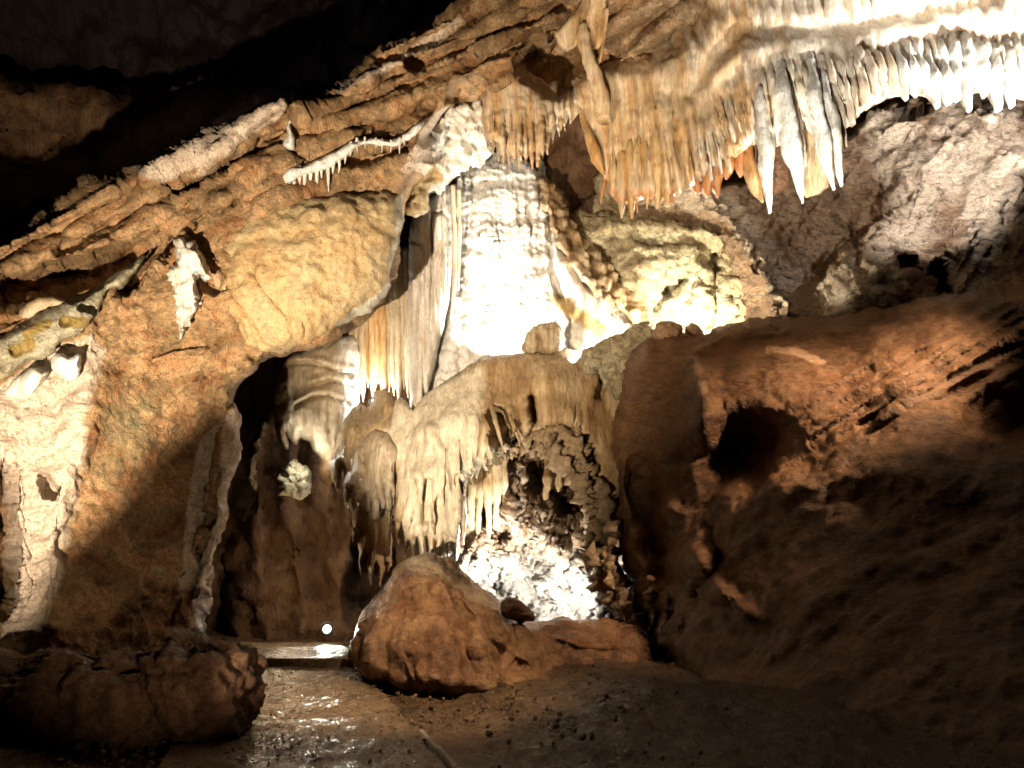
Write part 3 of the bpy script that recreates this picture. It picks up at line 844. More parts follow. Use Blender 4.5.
# ------------------------------------------------ white stalactite fringe under the banded roof
fr = empty('stalactite_fringe', base_point(350, 165, 12.0), 'thin white fringe of short stalactites hanging under the banded roof above the smooth yellow slab', 'stalactites')
relief('curtain_rim', [(282, 174), (292, 168), (306, 164), (322, 158), (340, 148), (352, 140), (372, 139), (392, 140), (408, 134), (420, 122), (425, 120), (420, 130), (408, 141), (394, 147), (376, 144), (358, 146), (346, 158), (332, 166), (312, 174), (298, 178), (286, 186)],
       tps([(282, 175, 11.8), (350, 145, 12), (425, 120, 12.3), (320, 170, 11.9)]), M['calcite'], step=1.6, edge=(4, .1), thick=.25, parent=fr, layers=[('fbm', .04, 3, 0, 3), ('ridge', .02, 5, 0, 2)], jit=1.2, attrs={'pale': lambda x, y: x * 0 + .6})
for (x, y, l, r) in [(284, 178, 28, 3.2), (289, 175, 14, 2), (294, 174, 20, 2.4), (300, 172, 13, 2.6), (305, 172, 23, 2.0), (311, 170, 13, 2.6), (317, 168, 22, 2.2), (322, 166, 12, 2.2), (328, 164, 28, 2.0), (333, 162, 12, 2.6), (339, 158, 16, 2),
                     (345, 153, 11, 2), (351, 147, 9, 1.6), (357, 143, 10, 1.2), (365, 142, 6, 1), (382, 144, 9, 1.1), (391, 145, 8, .9), (400, 143, 11, 1.4), (404, 140, 6, 1), (376, 143, 5, .9)]:
    d = 11.95 + (x - 284) * .0022
    p = P([x, x + random.uniform(-.6, .6), x + random.uniform(-.8, .8)], [y - 5, y + l * .5, y + l], [d, d, d])
    k = d / F
    tube('stalactite', p, [r * k * 1.2, r * k * .75, .25 * k], M['calcite'], parent=fr, nseg=9, nring=12, layers=[('fbm', .012, 9, 0, 2)])

# ------------------------------------------------ hanging bell of flowstone, top centre
be = empty('hanging_flowstone', base_point(515, 165, 12.6), 'bell shaped cream flowstone with fluted lower edge hanging from the roof above the white cascade', 'flowstone')
def bell_sc(x, y):
    f = smooth((y - 95) / 30)
    w = x + 3 * perlin(np.stack([x / 20, y / 50, x * 0], 1))
    return f * (.045 * np.cos(w / 1.55) + .035 * np.cos(w / 3.7 + 1)) + pit(x, y, [(530, 75), (548, 90)], 14, .5, .8)
bell_tips = [(571, 124), (565, 131), (559, 137), (553, 146), (548, 156), (543, 160), (538, 170), (532, 167), (526, 164), (520, 168), (514, 164), (509, 166), (503, 163), (498, 165), (493, 156), (488, 150)]


def bell_sc2(x, y):
    s = bell_sc(x, y)
    for (tx, ty) in bell_tips:
        s -= .12 * smooth((y - (ty - 55)) / 30) * np.exp(-(dist_line(x, y, [(tx + (tx - 520) * -.08, ty - 50), (tx, ty)]) / 2.0) ** 2)
    return s


relief('flowstone_bell', [(482, 118), (484, 98), (488, 84), (497, 72), (512, 64), (527, 72), (545, 84), (558, 96), (572, 90), (586, 72), (590, 84), (584, 104)] + teeth(bell_tips, (576, 116), (484, 136), (6, 13)),
       tps([(482, 118, 12.8), (515, 120, 12.25), (545, 120, 12.6), (580, 90, 12.5), (515, 70, 12.7), (515, 160, 12.3)]), M['drape'], step=1.4, edge=(10, .45), thick=.5, chaikin=0, parent=be, sculpt=bell_sc2, layers=[('fbm', .06, 1.4, 0, 3), ('fbm', .02, 8, 0, 3)], jit=1,
       attrs={'pale': lambda x, y: x * 0 + .35, 'dark': lambda x, y: x * 0})
for i in range(5, 26, 4):
    x = 487 + i * 3.55 + random.uniform(-1, 1)
    yb = np.interp(x, [485, 500, 515, 528, 540, 548, 560, 580], [142, 160, 163, 163, 169, 146, 130, 104]) + random.uniform(-4, 4)
    d = 12.2 + random.uniform(0, .25) + .3 * abs(x - 520) / 50
    k = d / F
    L = random.uniform(18, 42) if x < 552 else 12
    p = P([x + random.uniform(-2, 1), x, x], [yb - L, yb - L * .4, yb + 2], [d + .1, d, d])
    tube('stalactite', p, [1.8 * k, random.uniform(1.5, 2.4) * k, .5 * k], M['drape'], parent=be, nseg=8, nring=14, layers=[('fbm', .015, 7, 0, 2)])

# translucent hanging sheet beside it
sh = empty('hanging_drapery', base_point(585, 50, 11.9), 'thin jagged pale sheet of calcite hanging at the top edge left of the great curtain', 'drapery')
relief('drapery_sheet', [(552, 34), (566, 22), (580, 4), (590, -30), (612, -40), (608, -5), (606, 20), (603, 44), (596, 50), (592, 40), (588, 28), (581, 30), (577, 46), (565, 53), (558, 44)], tps([(552, 34, 12.1), (600, 0, 11.7), (590, 45, 11.9), (600, -30, 11.6)]),
       M['drape'], step=1.8, edge=(5, .08), thick=.12, parent=sh, sculpt=lambda x, y: .05 * np.cos((x + y * .3) / 4), layers=[('fbm', .05, 1.6, 0, 3), ('fbm', .015, 8, 0, 2)], attrs={'pale': lambda x, y: x * 0 + .2, 'dark': lambda x, y: x * 0})
for (pts, rs) in [([(583, 24), (584, 45), (592, 70), (600, 96), (604, 120)], [5, 6, 8, 10, 8]), ([(606, 10), (604, 40), (600, 62)], [2, 1.8, .8])]:
    k = 11.8 / F
    p = P([a_[0] for a_ in pts], [a_[1] for a_ in pts], [11.8] * len(pts))
    tube('drapery_stem', p, [r * k for r in rs], M['drape'], parent=sh, nseg=14, nring=30, layers=[('fbm', .05, 3, 0, 3), ('fbm', .015, 9, 0, 2)])

# ------------------------------------------------ the great curtain, top right
gc = empty('flowstone_curtain', base_point(780, 150, 11.4), 'great fluted curtain of amber and white draperies hanging from the roof at the top right', 'drapery')
cu_depth = tps([(580, 100, 12.2), (600, 180, 12.1), (650, 60, 11.9), (660, 190, 11.7), (700, 20, 11.7), (740, 150, 11.2), (760, 45, 11.05), (760, 20, 11.5), (860, 60, 11.0), (860, 20, 11.5), (960, 60, 10.9), (960, 20, 11.3), (1100, 40, 10.4), (900, -100, 11), (700, -60, 11.5), (1100, -80, 10.5)])


# (x_top, y_top, x_mid, y_mid, x_bot, y_bot, radius, depth)
folds = [(580, 106, 590, 140, 604, 178, 3, 12.1), (604, 130, 606, 170, 601, 205, 3.2, 11.95), (610, 100, 612, 150, 613, 192, 3.5, 11.95), (617, 90, 621, 160, 622, 215, 3.6, 11.85), (625, 100, 629, 150, 632, 217, 4.2, 11.85), (634, 95, 637, 150, 640, 200, 3.6, 11.85),
         (642, 90, 646, 150, 647, 205, 3.6, 11.8), (650, 70, 654, 140, 657, 204, 5, 11.7), (658, 90, 664, 150, 668, 208, 4, 11.75), (665, 80, 672, 140, 677, 194, 4.2, 11.65), (674, 85, 681, 140, 685, 188, 4, 11.6), (680, 82, 688, 135, 694, 184, 3.8, 11.55),
         (688, 90, 696, 140, 703, 182, 3.8, 11.5), (696, 95, 704, 135, 712, 186, 3.6, 11.5), (702, 88, 712, 130, 722, 176, 3.8, 11.45), (708, 86, 720, 125, 731, 167, 3.8, 11.4), (714, 82, 727, 120, 736, 158, 3.6, 11.35), (722, 76, 734, 110, 743, 152, 3.4, 11.35),
         (730, 72, 742, 110, 750, 142, 4.0, 11.2), (738, 66, 748, 100, 754, 138, 3.6, 11.1), (741, 130, 748, 160, 763, 203, 4.8, 11.3), (757, 140, 762, 170, 768, 206, 4.4, 11.35),
         (750, 44, 759, 100, 770, 213, 4.6, 10.95), (755, 48, 768, 110, 771, 190, 3.2, 11.05), (765, 46, 773, 80, 778, 128, 3.2, 11.15), (773, 44, 783, 95, 803, 203, 5.0, 10.9), (778, 46, 792, 100, 806, 172, 3.4, 11.0),
         (785, 46, 795, 80, 804, 118, 3.8, 11.0), (793, 44, 802, 78, 812, 122, 3.8, 11.0), (801, 44, 814, 100, 834, 190, 5.0, 10.9), (812, 44, 826, 100, 842, 186, 4.4, 11.0), (818, 44, 830, 80, 846, 150, 3.8, 11.05),
         (824, 42, 834, 72, 845, 104, 3.8, 11.0), (832, 42, 841, 68, 853, 112, 3.6, 11.0), (840, 40, 848, 64, 857, 93, 3.8, 10.95), (848, 40, 857, 62, 867, 88, 3.6, 10.95), (857, 38, 866, 60, 876, 86, 3.6, 10.9), (866, 38, 875, 58, 886, 84, 3.6, 10.9),
         (876, 36, 885, 55, 897, 80, 3.6, 10.9), (886, 36, 895, 54, 907, 82, 3.6, 10.9), (896, 34, 905, 54, 917, 80, 3.6, 10.85), (905, 32, 915, 52, 928, 84, 3.8, 10.8), (916, 30, 926, 54, 938, 88, 4, 10.8), (928, 30, 938, 52, 949, 90, 4, 10.75),
         (940, 28, 949, 50, 958, 92, 4.2, 10.7), (952, 26, 962, 50, 970, 92, 4.2, 10.7), (966, 26, 975, 50, 984, 86, 4.4, 10.65), (980, 26, 990, 52, 998, 88, 4.4, 10.6), (994, 24, 1004, 52, 1012, 90, 4.6, 10.6), (1010, 24, 1020, 52, 1030, 92, 5, 10.5), (1030, 24, 1040, 52, 1050, 92, 5, 10.5), (628, 120, 634, 160, 637, 208, 3.4, 11.8), (646, 120, 650, 160, 653, 200, 3.4, 11.8), (661, 120, 667, 160, 672, 203, 3.4, 11.8), (668, 120, 676, 160, 682, 198, 3.6, 11.7), (684, 120, 690, 160, 698, 192, 3.4, 11.7), (700, 120, 706, 160, 708, 190, 3.4, 11.7), (712, 120, 716, 160, 718, 192, 4.4, 11.7), (724, 120, 727, 160, 727, 184, 4.2, 11.7), (733, 120, 738, 150, 741, 180, 4.4, 11.6), (742, 110, 748, 150, 752, 176, 4.2, 11.6)]
def cu_sc(x, y):
    wob = 5 * perlin(np.stack([x / 40, y / 70, x * 0], 1))
    u = x - (y - 60) * np.interp(x, [600, 700, 800, 1000], [.10, .22, .14, .10]) + wob
    m = smooth((y - np.interp(x, [560, 650, 690, 740, 800, 940, 1100], [80, 62, 95, 50, 42, 20, 20])) / 22)
    s = m * (.10 + .015 * np.cos(u / 2.3) + .07 * perlin(np.stack([u / 9, y / 110, x * 0], 1)) + .06 * perlin(np.stack([u / 4.5, y / 80, x * 0 + 5], 1)))
    up = 1 - smooth((y - np.interp(x, [560, 700, 760, 860, 1000], [60, 42, 18, 12, 0])) / 16)
    s += up * (.14 * perlin(np.stack([u / 8, y / 60, x * 0 + 2], 1)))
    s += groove(x, y, [(690, 95), (715, 55), (745, 27), (800, 27), (860, 24), (930, 8), (1000, -5)], 8, .16)
    s += groove(x, y, [(600, 62), (640, 62), (672, 40), (700, 5)], 12, .35)
    for (x0, y0, x1, y1, x2, y2, r, d) in folds:
        g = smooth((y - y0) / max(30, (y1 - y0) * 1.1))
        s -= (.21 if x2 < 850 else .12) * g * np.exp(-(dist_line(x, y, [(x0, y0 - 5), (x1 - (x2 - x0) * .04, y1), (x2, y2)]) / (r * .85)) ** 2)
    return s


relief('curtain_body', [(574, 100), (578, 84), (592, 70), (612, 60), (640, 56), (664, 40), (686, 6), (706, -40), (760, -90), (1140, -90), (1140, 70), (1060, 100), (1024, 102), (990, 92), (960, 98), (930, 98), (905, 94), (880, 102), (860, 114), (846, 128), (824, 140), (803, 132), (786, 142),
                            (768, 146), (750, 142), (738, 158), (716, 170), (700, 184), (680, 192), (660, 199), (640, 200), (622, 204), (608, 190), (600, 168), (590, 140), (580, 118)],
       cu_depth, M['drape'], step=1.9, edge=(14, .35), thick=.7, parent=gc, sculpt=cu_sc, layers=[('fbm', .07, 1, 0, 3), ('fbm', .012, 8, 0, 2)], jit=1.4,
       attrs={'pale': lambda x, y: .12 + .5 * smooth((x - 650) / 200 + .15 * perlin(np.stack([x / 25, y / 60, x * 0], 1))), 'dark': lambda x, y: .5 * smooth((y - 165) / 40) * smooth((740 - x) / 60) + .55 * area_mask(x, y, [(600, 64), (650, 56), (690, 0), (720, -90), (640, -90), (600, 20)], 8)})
for i, (x0, y0, x1, y1, x2, y2, r, d) in enumerate(folds):
    r = r * (random.uniform(.85, 1.6) if x2 < 850 else random.uniform(1.15, 1.5))
    if x2 > 850: y2 = y2 + 12 + random.uniform(-7, 7)
    y0 = y0 - 8; big = (x2, y2) in ((770, 213), (803, 203), (834, 190), (842, 186))
    yb = y2 + (random.uniform(-8, 7) if not big else 0)
    xs_ = np.array([x0, (x0 + x1) / 2, x1 - (x2 - x0) * .04, (x1 + x2) / 2, x2], float); ys_ = np.array([y0, (y0 + y1) / 2, y1, (y1 + yb) / 2 + 2, yb], float)
    dd_ = cu_depth(xs_, ys_) + S(.6, .38, .11, .03, .03) - (.16 if big else 0) + (.16 if y0 > 100 else 0)
    p = P(xs_, ys_, dd_); k = dd_.mean() / F
    mt = 'calcite' if big or x2 > 900 else 'rust' if y0 > 100 and x2 < 760 else 'amber' if x2 < 700 or x2 in (763, 768) else 'cream_fold'
    tube('drapery_fold', p, [r * k * .7, r * k * .8, r * k * .9, r * k * .95, (1.0 if x2 < 850 else 1.6) * k], M[mt], parent=gc, nseg=14, nring=max(20, int((yb - y0) / 2.5)), flat=(1, 2.4), layers=[('fbm', .07, (3, 3, 1.2), 0, 2), ('fbm', .018, 9, 0, 2)])
# webs between the long folds
relief('drapery_web', [(783, 120), (800, 118), (812, 120), (820, 150), (832, 186), (822, 192), (812, 196), (804, 200), (796, 170)], 11.12, M['mass'], step=1.8, edge=(4, .05), thick=.1, parent=gc, layers=[('fbm', .04, 2.5, 0, 2)], attrs={'dark': lambda x, y: x * 0, 'pale': lambda x, y: x * 0})
relief('drapery_web', [(752, 130), (775, 120), (786, 150), (792, 185), (780, 192), (772, 196), (764, 190)], 11.3, M['darkrock'], step=1.8, edge=(4, .05), thick=.1, parent=gc, layers=[('fbm', .05, 2.5, 0, 2)], attrs={'dark': lambda x, y: x * 0 + .3, 'pale': lambda x, y: x * 0})

# ------------------------------------------------ fluted column
co = empty('cave_column', base_point(428, 425, 15.0), 'tall narrow fluted grey white column between the smooth yellow slab and the white cascade', 'column')
def col_sc(x, y):
    u = x + 1.0 * perlin(np.stack([x / 20, y / 60, x * 0], 1))
    s = .022 * np.cos(u / 1.35) + .07 * perlin(np.stack([u / 3.5, y / 120, x * 0], 1)) + .05 * perlin(np.stack([u / 1.8, y / 60, x * 0 + 3], 1))
    s += groove(x, y, [(431, 330), (431, 225), (434, 214), (442, 212), (448, 218), (449, 300)], 1.6, .12)
    s += groove(x, y, [(409, 240), (421, 246), (424, 420)], 2.0, .10)
    return s
relief('column_shaft', [(409, 232), (414, 212), (424, 196), (438, 186), (448, 182), (452, 196), (452, 240), (451, 290), (446, 316), (440, 340), (434, 370), (427, 396), (421, 426), (414, 424), (410, 408), (409, 380), (407, 340), (408, 300), (409, 270)],
       tps([(409, 300, 15.3), (430, 300, 14.85), (450, 250, 15.1), (420, 420, 14.7), (440, 190, 15.3), (430, 210, 15.1)]), M['cream'], step=1.3, edge=(13, .55), thick=.5, parent=co, sculpt=col_sc, layers=[('fbm', .03, (2, 2, .6), 0, 3), ('fbm', .01, 9, 0, 2)], jit=.7,
       attrs={'pale': lambda x, y: x * 0 + .45, 'dark': lambda x, y: x * 0})
for (pts, r) in [([(453, 186), (455, 230), (455, 280), (451, 318)], 2.6), ([(459, 190), (460, 240), (458, 290)], 2.2)]:
    k = 15.1 / F
    tube('column_rib', P([q_[0] for q_ in pts], [q_[1] for q_ in pts], [15.15] * len(pts)), [r * k] * (len(pts) - 1) + [r * k * .5], M['cream_fold'], parent=co, nseg=10, nring=50, layers=[('fbm', .02, (3, 3, 1), 0, 2)])

# ------------------------------------------------ white cascade
def casc_sc(x, y):
    wob = 9 * perlin(np.stack([x / 45, y / 45, x * 0], 1)) + 4 * perlin(np.stack([x / 14, y / 14, x * 0 + 4], 1))
    yy = y + wob
    s = 0
    for (yt, a_) in [(150, .16), (178, .22), (212, .10), (243, .28), (262, .12), (290, .14), (318, .12), (338, .12)]:
        t = (yy - yt) / 16.0
        s = s + a_ * np.where((t > 0) & (t < 1), (1 - t) ** 1.2, 0) * (1 - np.exp(-np.maximum(t, 0) * 9))
    u = x + 3 * perlin(np.stack([x / 25, y / 60, x * 0], 1))
    s = s + .12 * perlin(np.stack([u / 4.2, y / 60, x * 0], 1)) * smooth((262 - y) / 20) + .16 * perlin(np.stack([u / 16, y / 70, x * 0 + 8], 1)) + .05 * perlin(np.stack([u / 6, yy / 3.2, x * 0 + 8], 1))
    s = s - .15 * np.exp(-((y - 345) / 25) ** 2)
    return s
ca = empty('flowstone_cascade', base_point(520, 355, 15.6), 'broad brilliant white flowstone cascade with stepped ripples in the middle of the cave', 'flowstone')
relief('cascade_body', [(446, 190), (452, 172), (466, 160), (484, 150), (500, 156), (520, 158), (536, 168), (548, 184), (552, 206), (556, 226), (560, 250), (566, 276), (572, 300), (580, 330), (585, 362), (540, 372), (470, 384), (440, 410), (418, 430), (422, 396), (434, 356), (446, 320), (452, 280), (454, 230)],
       tps([(450, 200, 15.9), (500, 170, 15.9), (550, 200, 16.2), (500, 245, 15.35), (450, 300, 15.5), (560, 300, 16.1), (500, 350, 15.9), (440, 400, 15.0), (580, 350, 16.1), (470, 380, 15.5)]),
       M['calcite'], step=1.6, edge=(20, .8), thick=.4, parent=ca, sculpt=casc_sc, layers=[('fbm', .07, 1.2, 0, 3), ('billow', .035, (4, 4, 7), 0, 2), ('fbm', .012, 12, 0, 2)], jit=1.4, attrs={'pale': lambda x, y: x * 0 + .4, 'dark': lambda x, y: x * 0})
relief('cascade_curtain', [(545, 222), (556, 232), (568, 248), (582, 266), (596, 280), (610, 292), (626, 300), (636, 316), (640, 345), (620, 356), (580, 362), (566, 350), (556, 320), (548, 290), (544, 262), (546, 240)],
       tps([(545, 230, 16.0), (560, 290, 15.5), (600, 300, 15.8), (640, 330, 16.1), (580, 350, 15.2)]), M['calcite'], step=1.6, edge=(12, .5), thick=.5, parent=ca,
       sculpt=lambda x, y: groove(x, y, [(549, 236), (551, 270), (560, 296)], 4, .3) - groove(x, y, [(566, 262), (586, 300), (584, 340)], 10, .3) + groove(x, y, [(600, 300), (602, 345)], 5, .15),
       layers=[('fbm', .06, 1.6, 0, 3), ('ridge', .02, (6, 6, 2), 0, 2)], jit=1.2, attrs={'pale': lambda x, y: x * 0 + .4, 'dark': lambda x, y: .6 * groove(x, y, [(556, 300), (600, 330)], 12, 1)})
relief('rubble_crest', [(536, 176), (548, 178), (558, 190), (566, 206), (578, 228), (594, 246), (612, 262), (630, 282), (646, 300), (652, 318), (640, 328), (622, 312), (604, 300), (588, 286), (572, 268), (560, 248), (552, 228), (546, 206)],
       tps([(540, 180, 15.9), (580, 240, 15.6), (640, 310, 15.6)]), M['cream'], step=1.7, edge=(8, .4), thick=.5, parent=ca, layers=[('cell', .22, 3.2, 0, 1), ('facet', .10, 3.5, 0, 1), ('fbm', .03, 7, 0, 3)], jit=2.4,
       attrs={'pale': lambda x, y: x * 0 + .25, 'dark': lambda x, y: .4 + 0 * x})
tag(relief('knobbly_flowstone', [(392, 166), (404, 154), (424, 142), (432, 126), (446, 112), (466, 100), (484, 104), (488, 128), (494, 152), (484, 164), (466, 168), (452, 180), (440, 190), (424, 200), (412, 214), (406, 206), (412, 190), (402, 184), (388, 180)],
           tps([(392, 170, 13.6), (440, 140, 14.2), (480, 110, 14.4), (480, 160, 15), (420, 200, 14.6)]), M['calcite'], step=1.7, edge=(10, .5), thick=.5, layers=[('fbm', .16, 1.1, 0, 3), ('facet', .12, 2.2, 0, 1), ('cell', .20, 3.4, 0, 1), ('ridge', .05, 6, 0, 3), ('fbm', .02, 12, 0, 2)], jit=2.6,
           attrs={'pale': lambda x, y: x * 0 + .2, 'dark': lambda x, y: .75 * area_mask(x, y, [(385, 160), (430, 150), (445, 178), (410, 215), (395, 190)], 8)}),
    'knobbly off white calcite crust under the roof, left of the hanging bell', 'flowstone')

# ------------------------------------------------ ribbed bell and its curtains left of the column
lb = empty('flowstone_dome', base_point(315, 460, 15.4), 'rounded ribbed tan flowstone dome under the smooth yellow slab with a glowing hole', 'flowstone')
def lb_sc(x, y):
    s = .02 * np.cos(x / 1.5) + .03 * np.cos(x / 4)
    for (pts) in ([(290, 364), (310, 362), (336, 371), (352, 374)], [(312, 386), (330, 381), (352, 386)], [(296, 406), (312, 397), (330, 396), (350, 404)]):
        s = s + groove(x, y, pts, 2.0, .16) - groove(x, y, [(a_, b_ - 5) for a_, b_ in pts], 4, .09)
    return s
relief('dome_body', [(274, 398), (276, 376), (284, 362), (300, 350), (330, 342), (352, 334), (360, 340), (360, 400), (356, 420), (346, 440), (340, 480), (326, 484), (318, 470), (322, 460), (314, 452), (310, 440), (300, 436), (296, 446), (290, 438), (286, 430), (290, 450), (282, 448), (277, 432), (275, 414)],
       tps([(275, 400, 15.9), (310, 400, 15.2), (355, 380, 15.7), (330, 470, 15.2), (300, 350, 15.6)]), M['cream'], step=1.5, edge=(22, .7), thick=.15, parent=lb, sculpt=lb_sc, layers=[('fbm', .05, 1.4, 0, 3), ('fbm', .01, 10, 0, 2)], jit=1,
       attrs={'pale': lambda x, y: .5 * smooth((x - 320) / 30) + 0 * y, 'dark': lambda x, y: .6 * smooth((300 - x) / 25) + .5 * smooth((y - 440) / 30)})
hc = empty('hanging_curtain', base_point(382, 400, 16.2), 'long pale stalactite curtain glowing at its foot, squeezed between smooth yellow slab and column', 'drapery')
for (x0, y0, x2, y2, r, d, mt) in [(356, 262, 358, 395, 3, 16.3, 'cream'), (361, 262, 363, 402, 3.4, 16.25, 'cream'), (366, 262, 368, 388, 3, 16.3, 'drape'), (371, 258, 373, 400, 3.4, 16.2, 'drape'), (376, 255, 378, 384, 3.4, 16.25, 'drape'), (381, 252, 384, 404, 3.2, 16.2, 'drape'),
                               (386, 250, 389, 392, 3.2, 16.3, 'cream'), (391, 250, 394, 396, 3.2, 16.25, 'cream'), (396, 250, 399, 405, 3.2, 16.2, 'cream'), (401, 250, 404, 390, 3, 16.25, 'cream'), (406, 250, 408, 398, 3, 16.2, 'cream'), (351, 290, 352, 360, 2.6, 16.4, 'cream'),
                               (411, 260, 412, 395, 3, 16.3, 'cream')]:
    k = d / F
    p = P([x0, (x0 + x2) / 2 + .6, x2 - .3, x2], [y0, (y0 + y2) / 2, y2 - 16, y2], [d + .1, d, d, d])
    r *= 1.3
    tube('curtain_fold', p, [r * k * 1.1, r * k, r * k * .8, .4 * k], M[mt], parent=hc, nseg=10, nring=36, flat=(1, 1.6), layers=[('fbm', .02, 3, 0, 3)])

tag(relief('popcorn_clump', [(278, 478), (284, 468), (296, 462), (306, 468), (313, 476), (312, 488), (306, 498), (296, 500), (286, 497), (279, 490)], 15.45, M['yellow'], step=1.5, edge=(12, .4), thick=.5,
           layers=[('cell', .2, 6, 0, 1), ('cell', .08, 12, 0, 1), ('fbm', .03, 12, 0, 2)], jit=2.5, attrs={'pale': lambda x, y: x * 0 + .5, 'dark': lambda x, y: x * 0}), 'small knobbly yellow calcite clump below the glowing hole of the ribbed dome', 'calcite clump')

# ------------------------------------------------ central flowstone mass
cm = empty('flowstone_mass', base_point(450, 575, 13.6), 'huge draped brown and cream flowstone bulk below the white cascade, above the orange boulder', 'flowstone')
def cm_sc(x, y):
    u = x + 7 * perlin(np.stack([x / 40, y / 60, x * 0], 1)) + (y - 450) * .10 * smooth((470 - x) / 60)
    m = smooth((y - np.interp(x, [330, 400, 470, 560, 640], [430, 420, 395, 375, 350])) / 50)
    s = m * (.24 * perlin(np.stack([u / 14, y / 110, x * 0], 1)) + .07 * perlin(np.stack([u / 5, y / 70, x * 0 + 4], 1)) + .02 * np.cos(u / 2.6 + 1)) * smooth((600 - x) / 60)
    s += pit(x, y, [(497, 415), (503, 428), (500, 440)], 11, 1.0, .5)
    s += pit(x, y, [(532, 398), (534, 420)], 9, .5, .8)
    s += groove(x, y, [(417, 420), (419, 470), (424, 520)], 5, .18) - groove(x, y, [(430, 430), (448, 480), (458, 540)], 6, .2)
    s -= pit(x, y, [(440, 430), (470, 420)], 40, .25, 1)
    s -= pit(x, y, [(560, 372)], 45, .3, 1)
    s += pit(x, y, [(598, 396), (606, 372)], 7, .35, .7)
    s -= groove(x, y, [(344, 430), (360, 470), (352, 520)], 14, .25)
    s += groove(x, y, [(380, 440), (384, 500), (388, 560)], 7, .3)
    return s
mass_tips = [(463, 550), (456, 566), (447, 560), (439, 569), (431, 563), (422, 570), (413, 562), (405, 566), (397, 546), (388, 576), (380, 590), (371, 588), (362, 578), (354, 550), (347, 518), (339, 492)]
fr_tips = [(522, 443), (512, 440), (506, 454), (499, 460), (492, 468), (485, 472), (478, 480), (471, 484), (465, 500)]
cm_depth = tps([(340, 430, 14.7), (380, 400, 15.0), (410, 410, 14.6), (440, 400, 14.2), (440, 470, 13.2), (360, 500, 13.9), (380, 550, 13.6), (450, 550, 13.1), (480, 380, 14.3), (500, 450, 13.3), (550, 355, 14.5), (560, 410, 13.7), (640, 340, 14.4), (620, 450, 13.8), (600, 350, 14.6)])


def cm_sc2(x, y):
    s = cm_sc(x, y)
    for (tx, ty) in mass_tips + fr_tips:
        L = 72 if (tx, ty) in mass_tips else 40
        w = 4.6
        s -= (.12 + .08 * math.sin(tx * 1.7)) * smooth((y - (ty - L)) / (L * .8)) * np.exp(-(dist_line(x, y, [(tx - (tx - 400) * .12, ty - L), (tx, ty)]) / w) ** 2)
    return s


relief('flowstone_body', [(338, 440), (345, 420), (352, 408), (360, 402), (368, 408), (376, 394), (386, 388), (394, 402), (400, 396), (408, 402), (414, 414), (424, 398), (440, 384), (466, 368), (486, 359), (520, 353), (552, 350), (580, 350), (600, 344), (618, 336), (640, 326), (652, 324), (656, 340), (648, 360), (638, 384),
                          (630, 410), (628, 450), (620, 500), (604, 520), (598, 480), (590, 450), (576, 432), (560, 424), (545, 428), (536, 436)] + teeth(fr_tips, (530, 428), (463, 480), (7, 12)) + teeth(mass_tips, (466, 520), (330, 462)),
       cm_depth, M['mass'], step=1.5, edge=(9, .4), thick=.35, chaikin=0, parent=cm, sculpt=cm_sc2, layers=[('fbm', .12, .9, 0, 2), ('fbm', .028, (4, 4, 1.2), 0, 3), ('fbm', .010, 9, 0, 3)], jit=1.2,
       attrs={'pale': lambda x, y: .85 * area_mask(x, y, [(395, 420), (430, 385), (480, 372), (480, 460), (465, 480), (460, 570), (410, 570), (400, 470)], 26) + .8 * groove(x, y, [(466, 480), (490, 458), (506, 446)], 9, 1) + .75 * groove(x, y, [(428, 425), (445, 470), (458, 520)], 5, 1)
              + .6 * groove(x, y, [(378, 500), (384, 440)], 9, 1) + .6 * area_mask(x, y, [(395, 390), (414, 396), (414, 440), (398, 440)], 5) + .7 * area_mask(x, y, [(600, 345), (655, 322), (650, 370), (628, 400), (610, 380)], 8),
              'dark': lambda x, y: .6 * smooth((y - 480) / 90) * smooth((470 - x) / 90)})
relief('rubble_band', [(580, 352), (600, 342), (620, 334), (642, 322), (654, 322), (657, 340), (650, 360), (640, 384), (626, 398), (612, 392), (600, 384), (588, 372)], tps([(590, 350, 14.2), (650, 330, 14.1), (620, 390, 13.8)]), M['yellow'], step=1.8, edge=(8, .35), thick=.4,
       parent=cm, layers=[('cell', .14, 3, 0, 1), ('facet', .09, 3.2, 0, 1), ('fbm', .03, 7, 0, 3)], jit=2.2, sculpt=lambda x, y: pit(x, y, [(598, 372), (604, 384)], 6, .3), attrs={'pale': lambda x, y: x * 0 + .3, 'dark': lambda x, y: x * 0 + .1})
def front_drape(nm, top, tips, off, mt, pale):
    first = top[-1]; last = top[0]
    def sc_(x, y):
        s = 0 * x
        u = x + 4 * perlin(np.stack([x / 30, y / 60, x * 0], 1))
        s = s + .12 * perlin(np.stack([u / 7, y / 90, x * 0], 1))
        for (tx, ty) in tips:
            s -= (.09 + .05 * math.sin(tx)) * smooth((y - ty + 70) / 50) * np.exp(-(dist_line(x, y, [(tx - (tx - 400) * .1, ty - 90), (tx, ty)]) / 4.2) ** 2)
        return s
    relief(nm, top + teeth(tips, first, last, (14, 30)), lambda x, y: cm_depth(x, y) - off, M[mt], step=1.5, edge=(9, .55), thick=.25, chaikin=0, parent=cm, sculpt=sc_, layers=[('fbm', .08, 1.1, 0, 2), ('fbm', .025, (4, 4, 1.2), 0, 3), ('fbm', .010, 9, 0, 3)], jit=1,
           attrs={'pale': lambda x, y: pale + 0 * x, 'dark': lambda x, y: .6 * smooth((y - 500) / 40)})


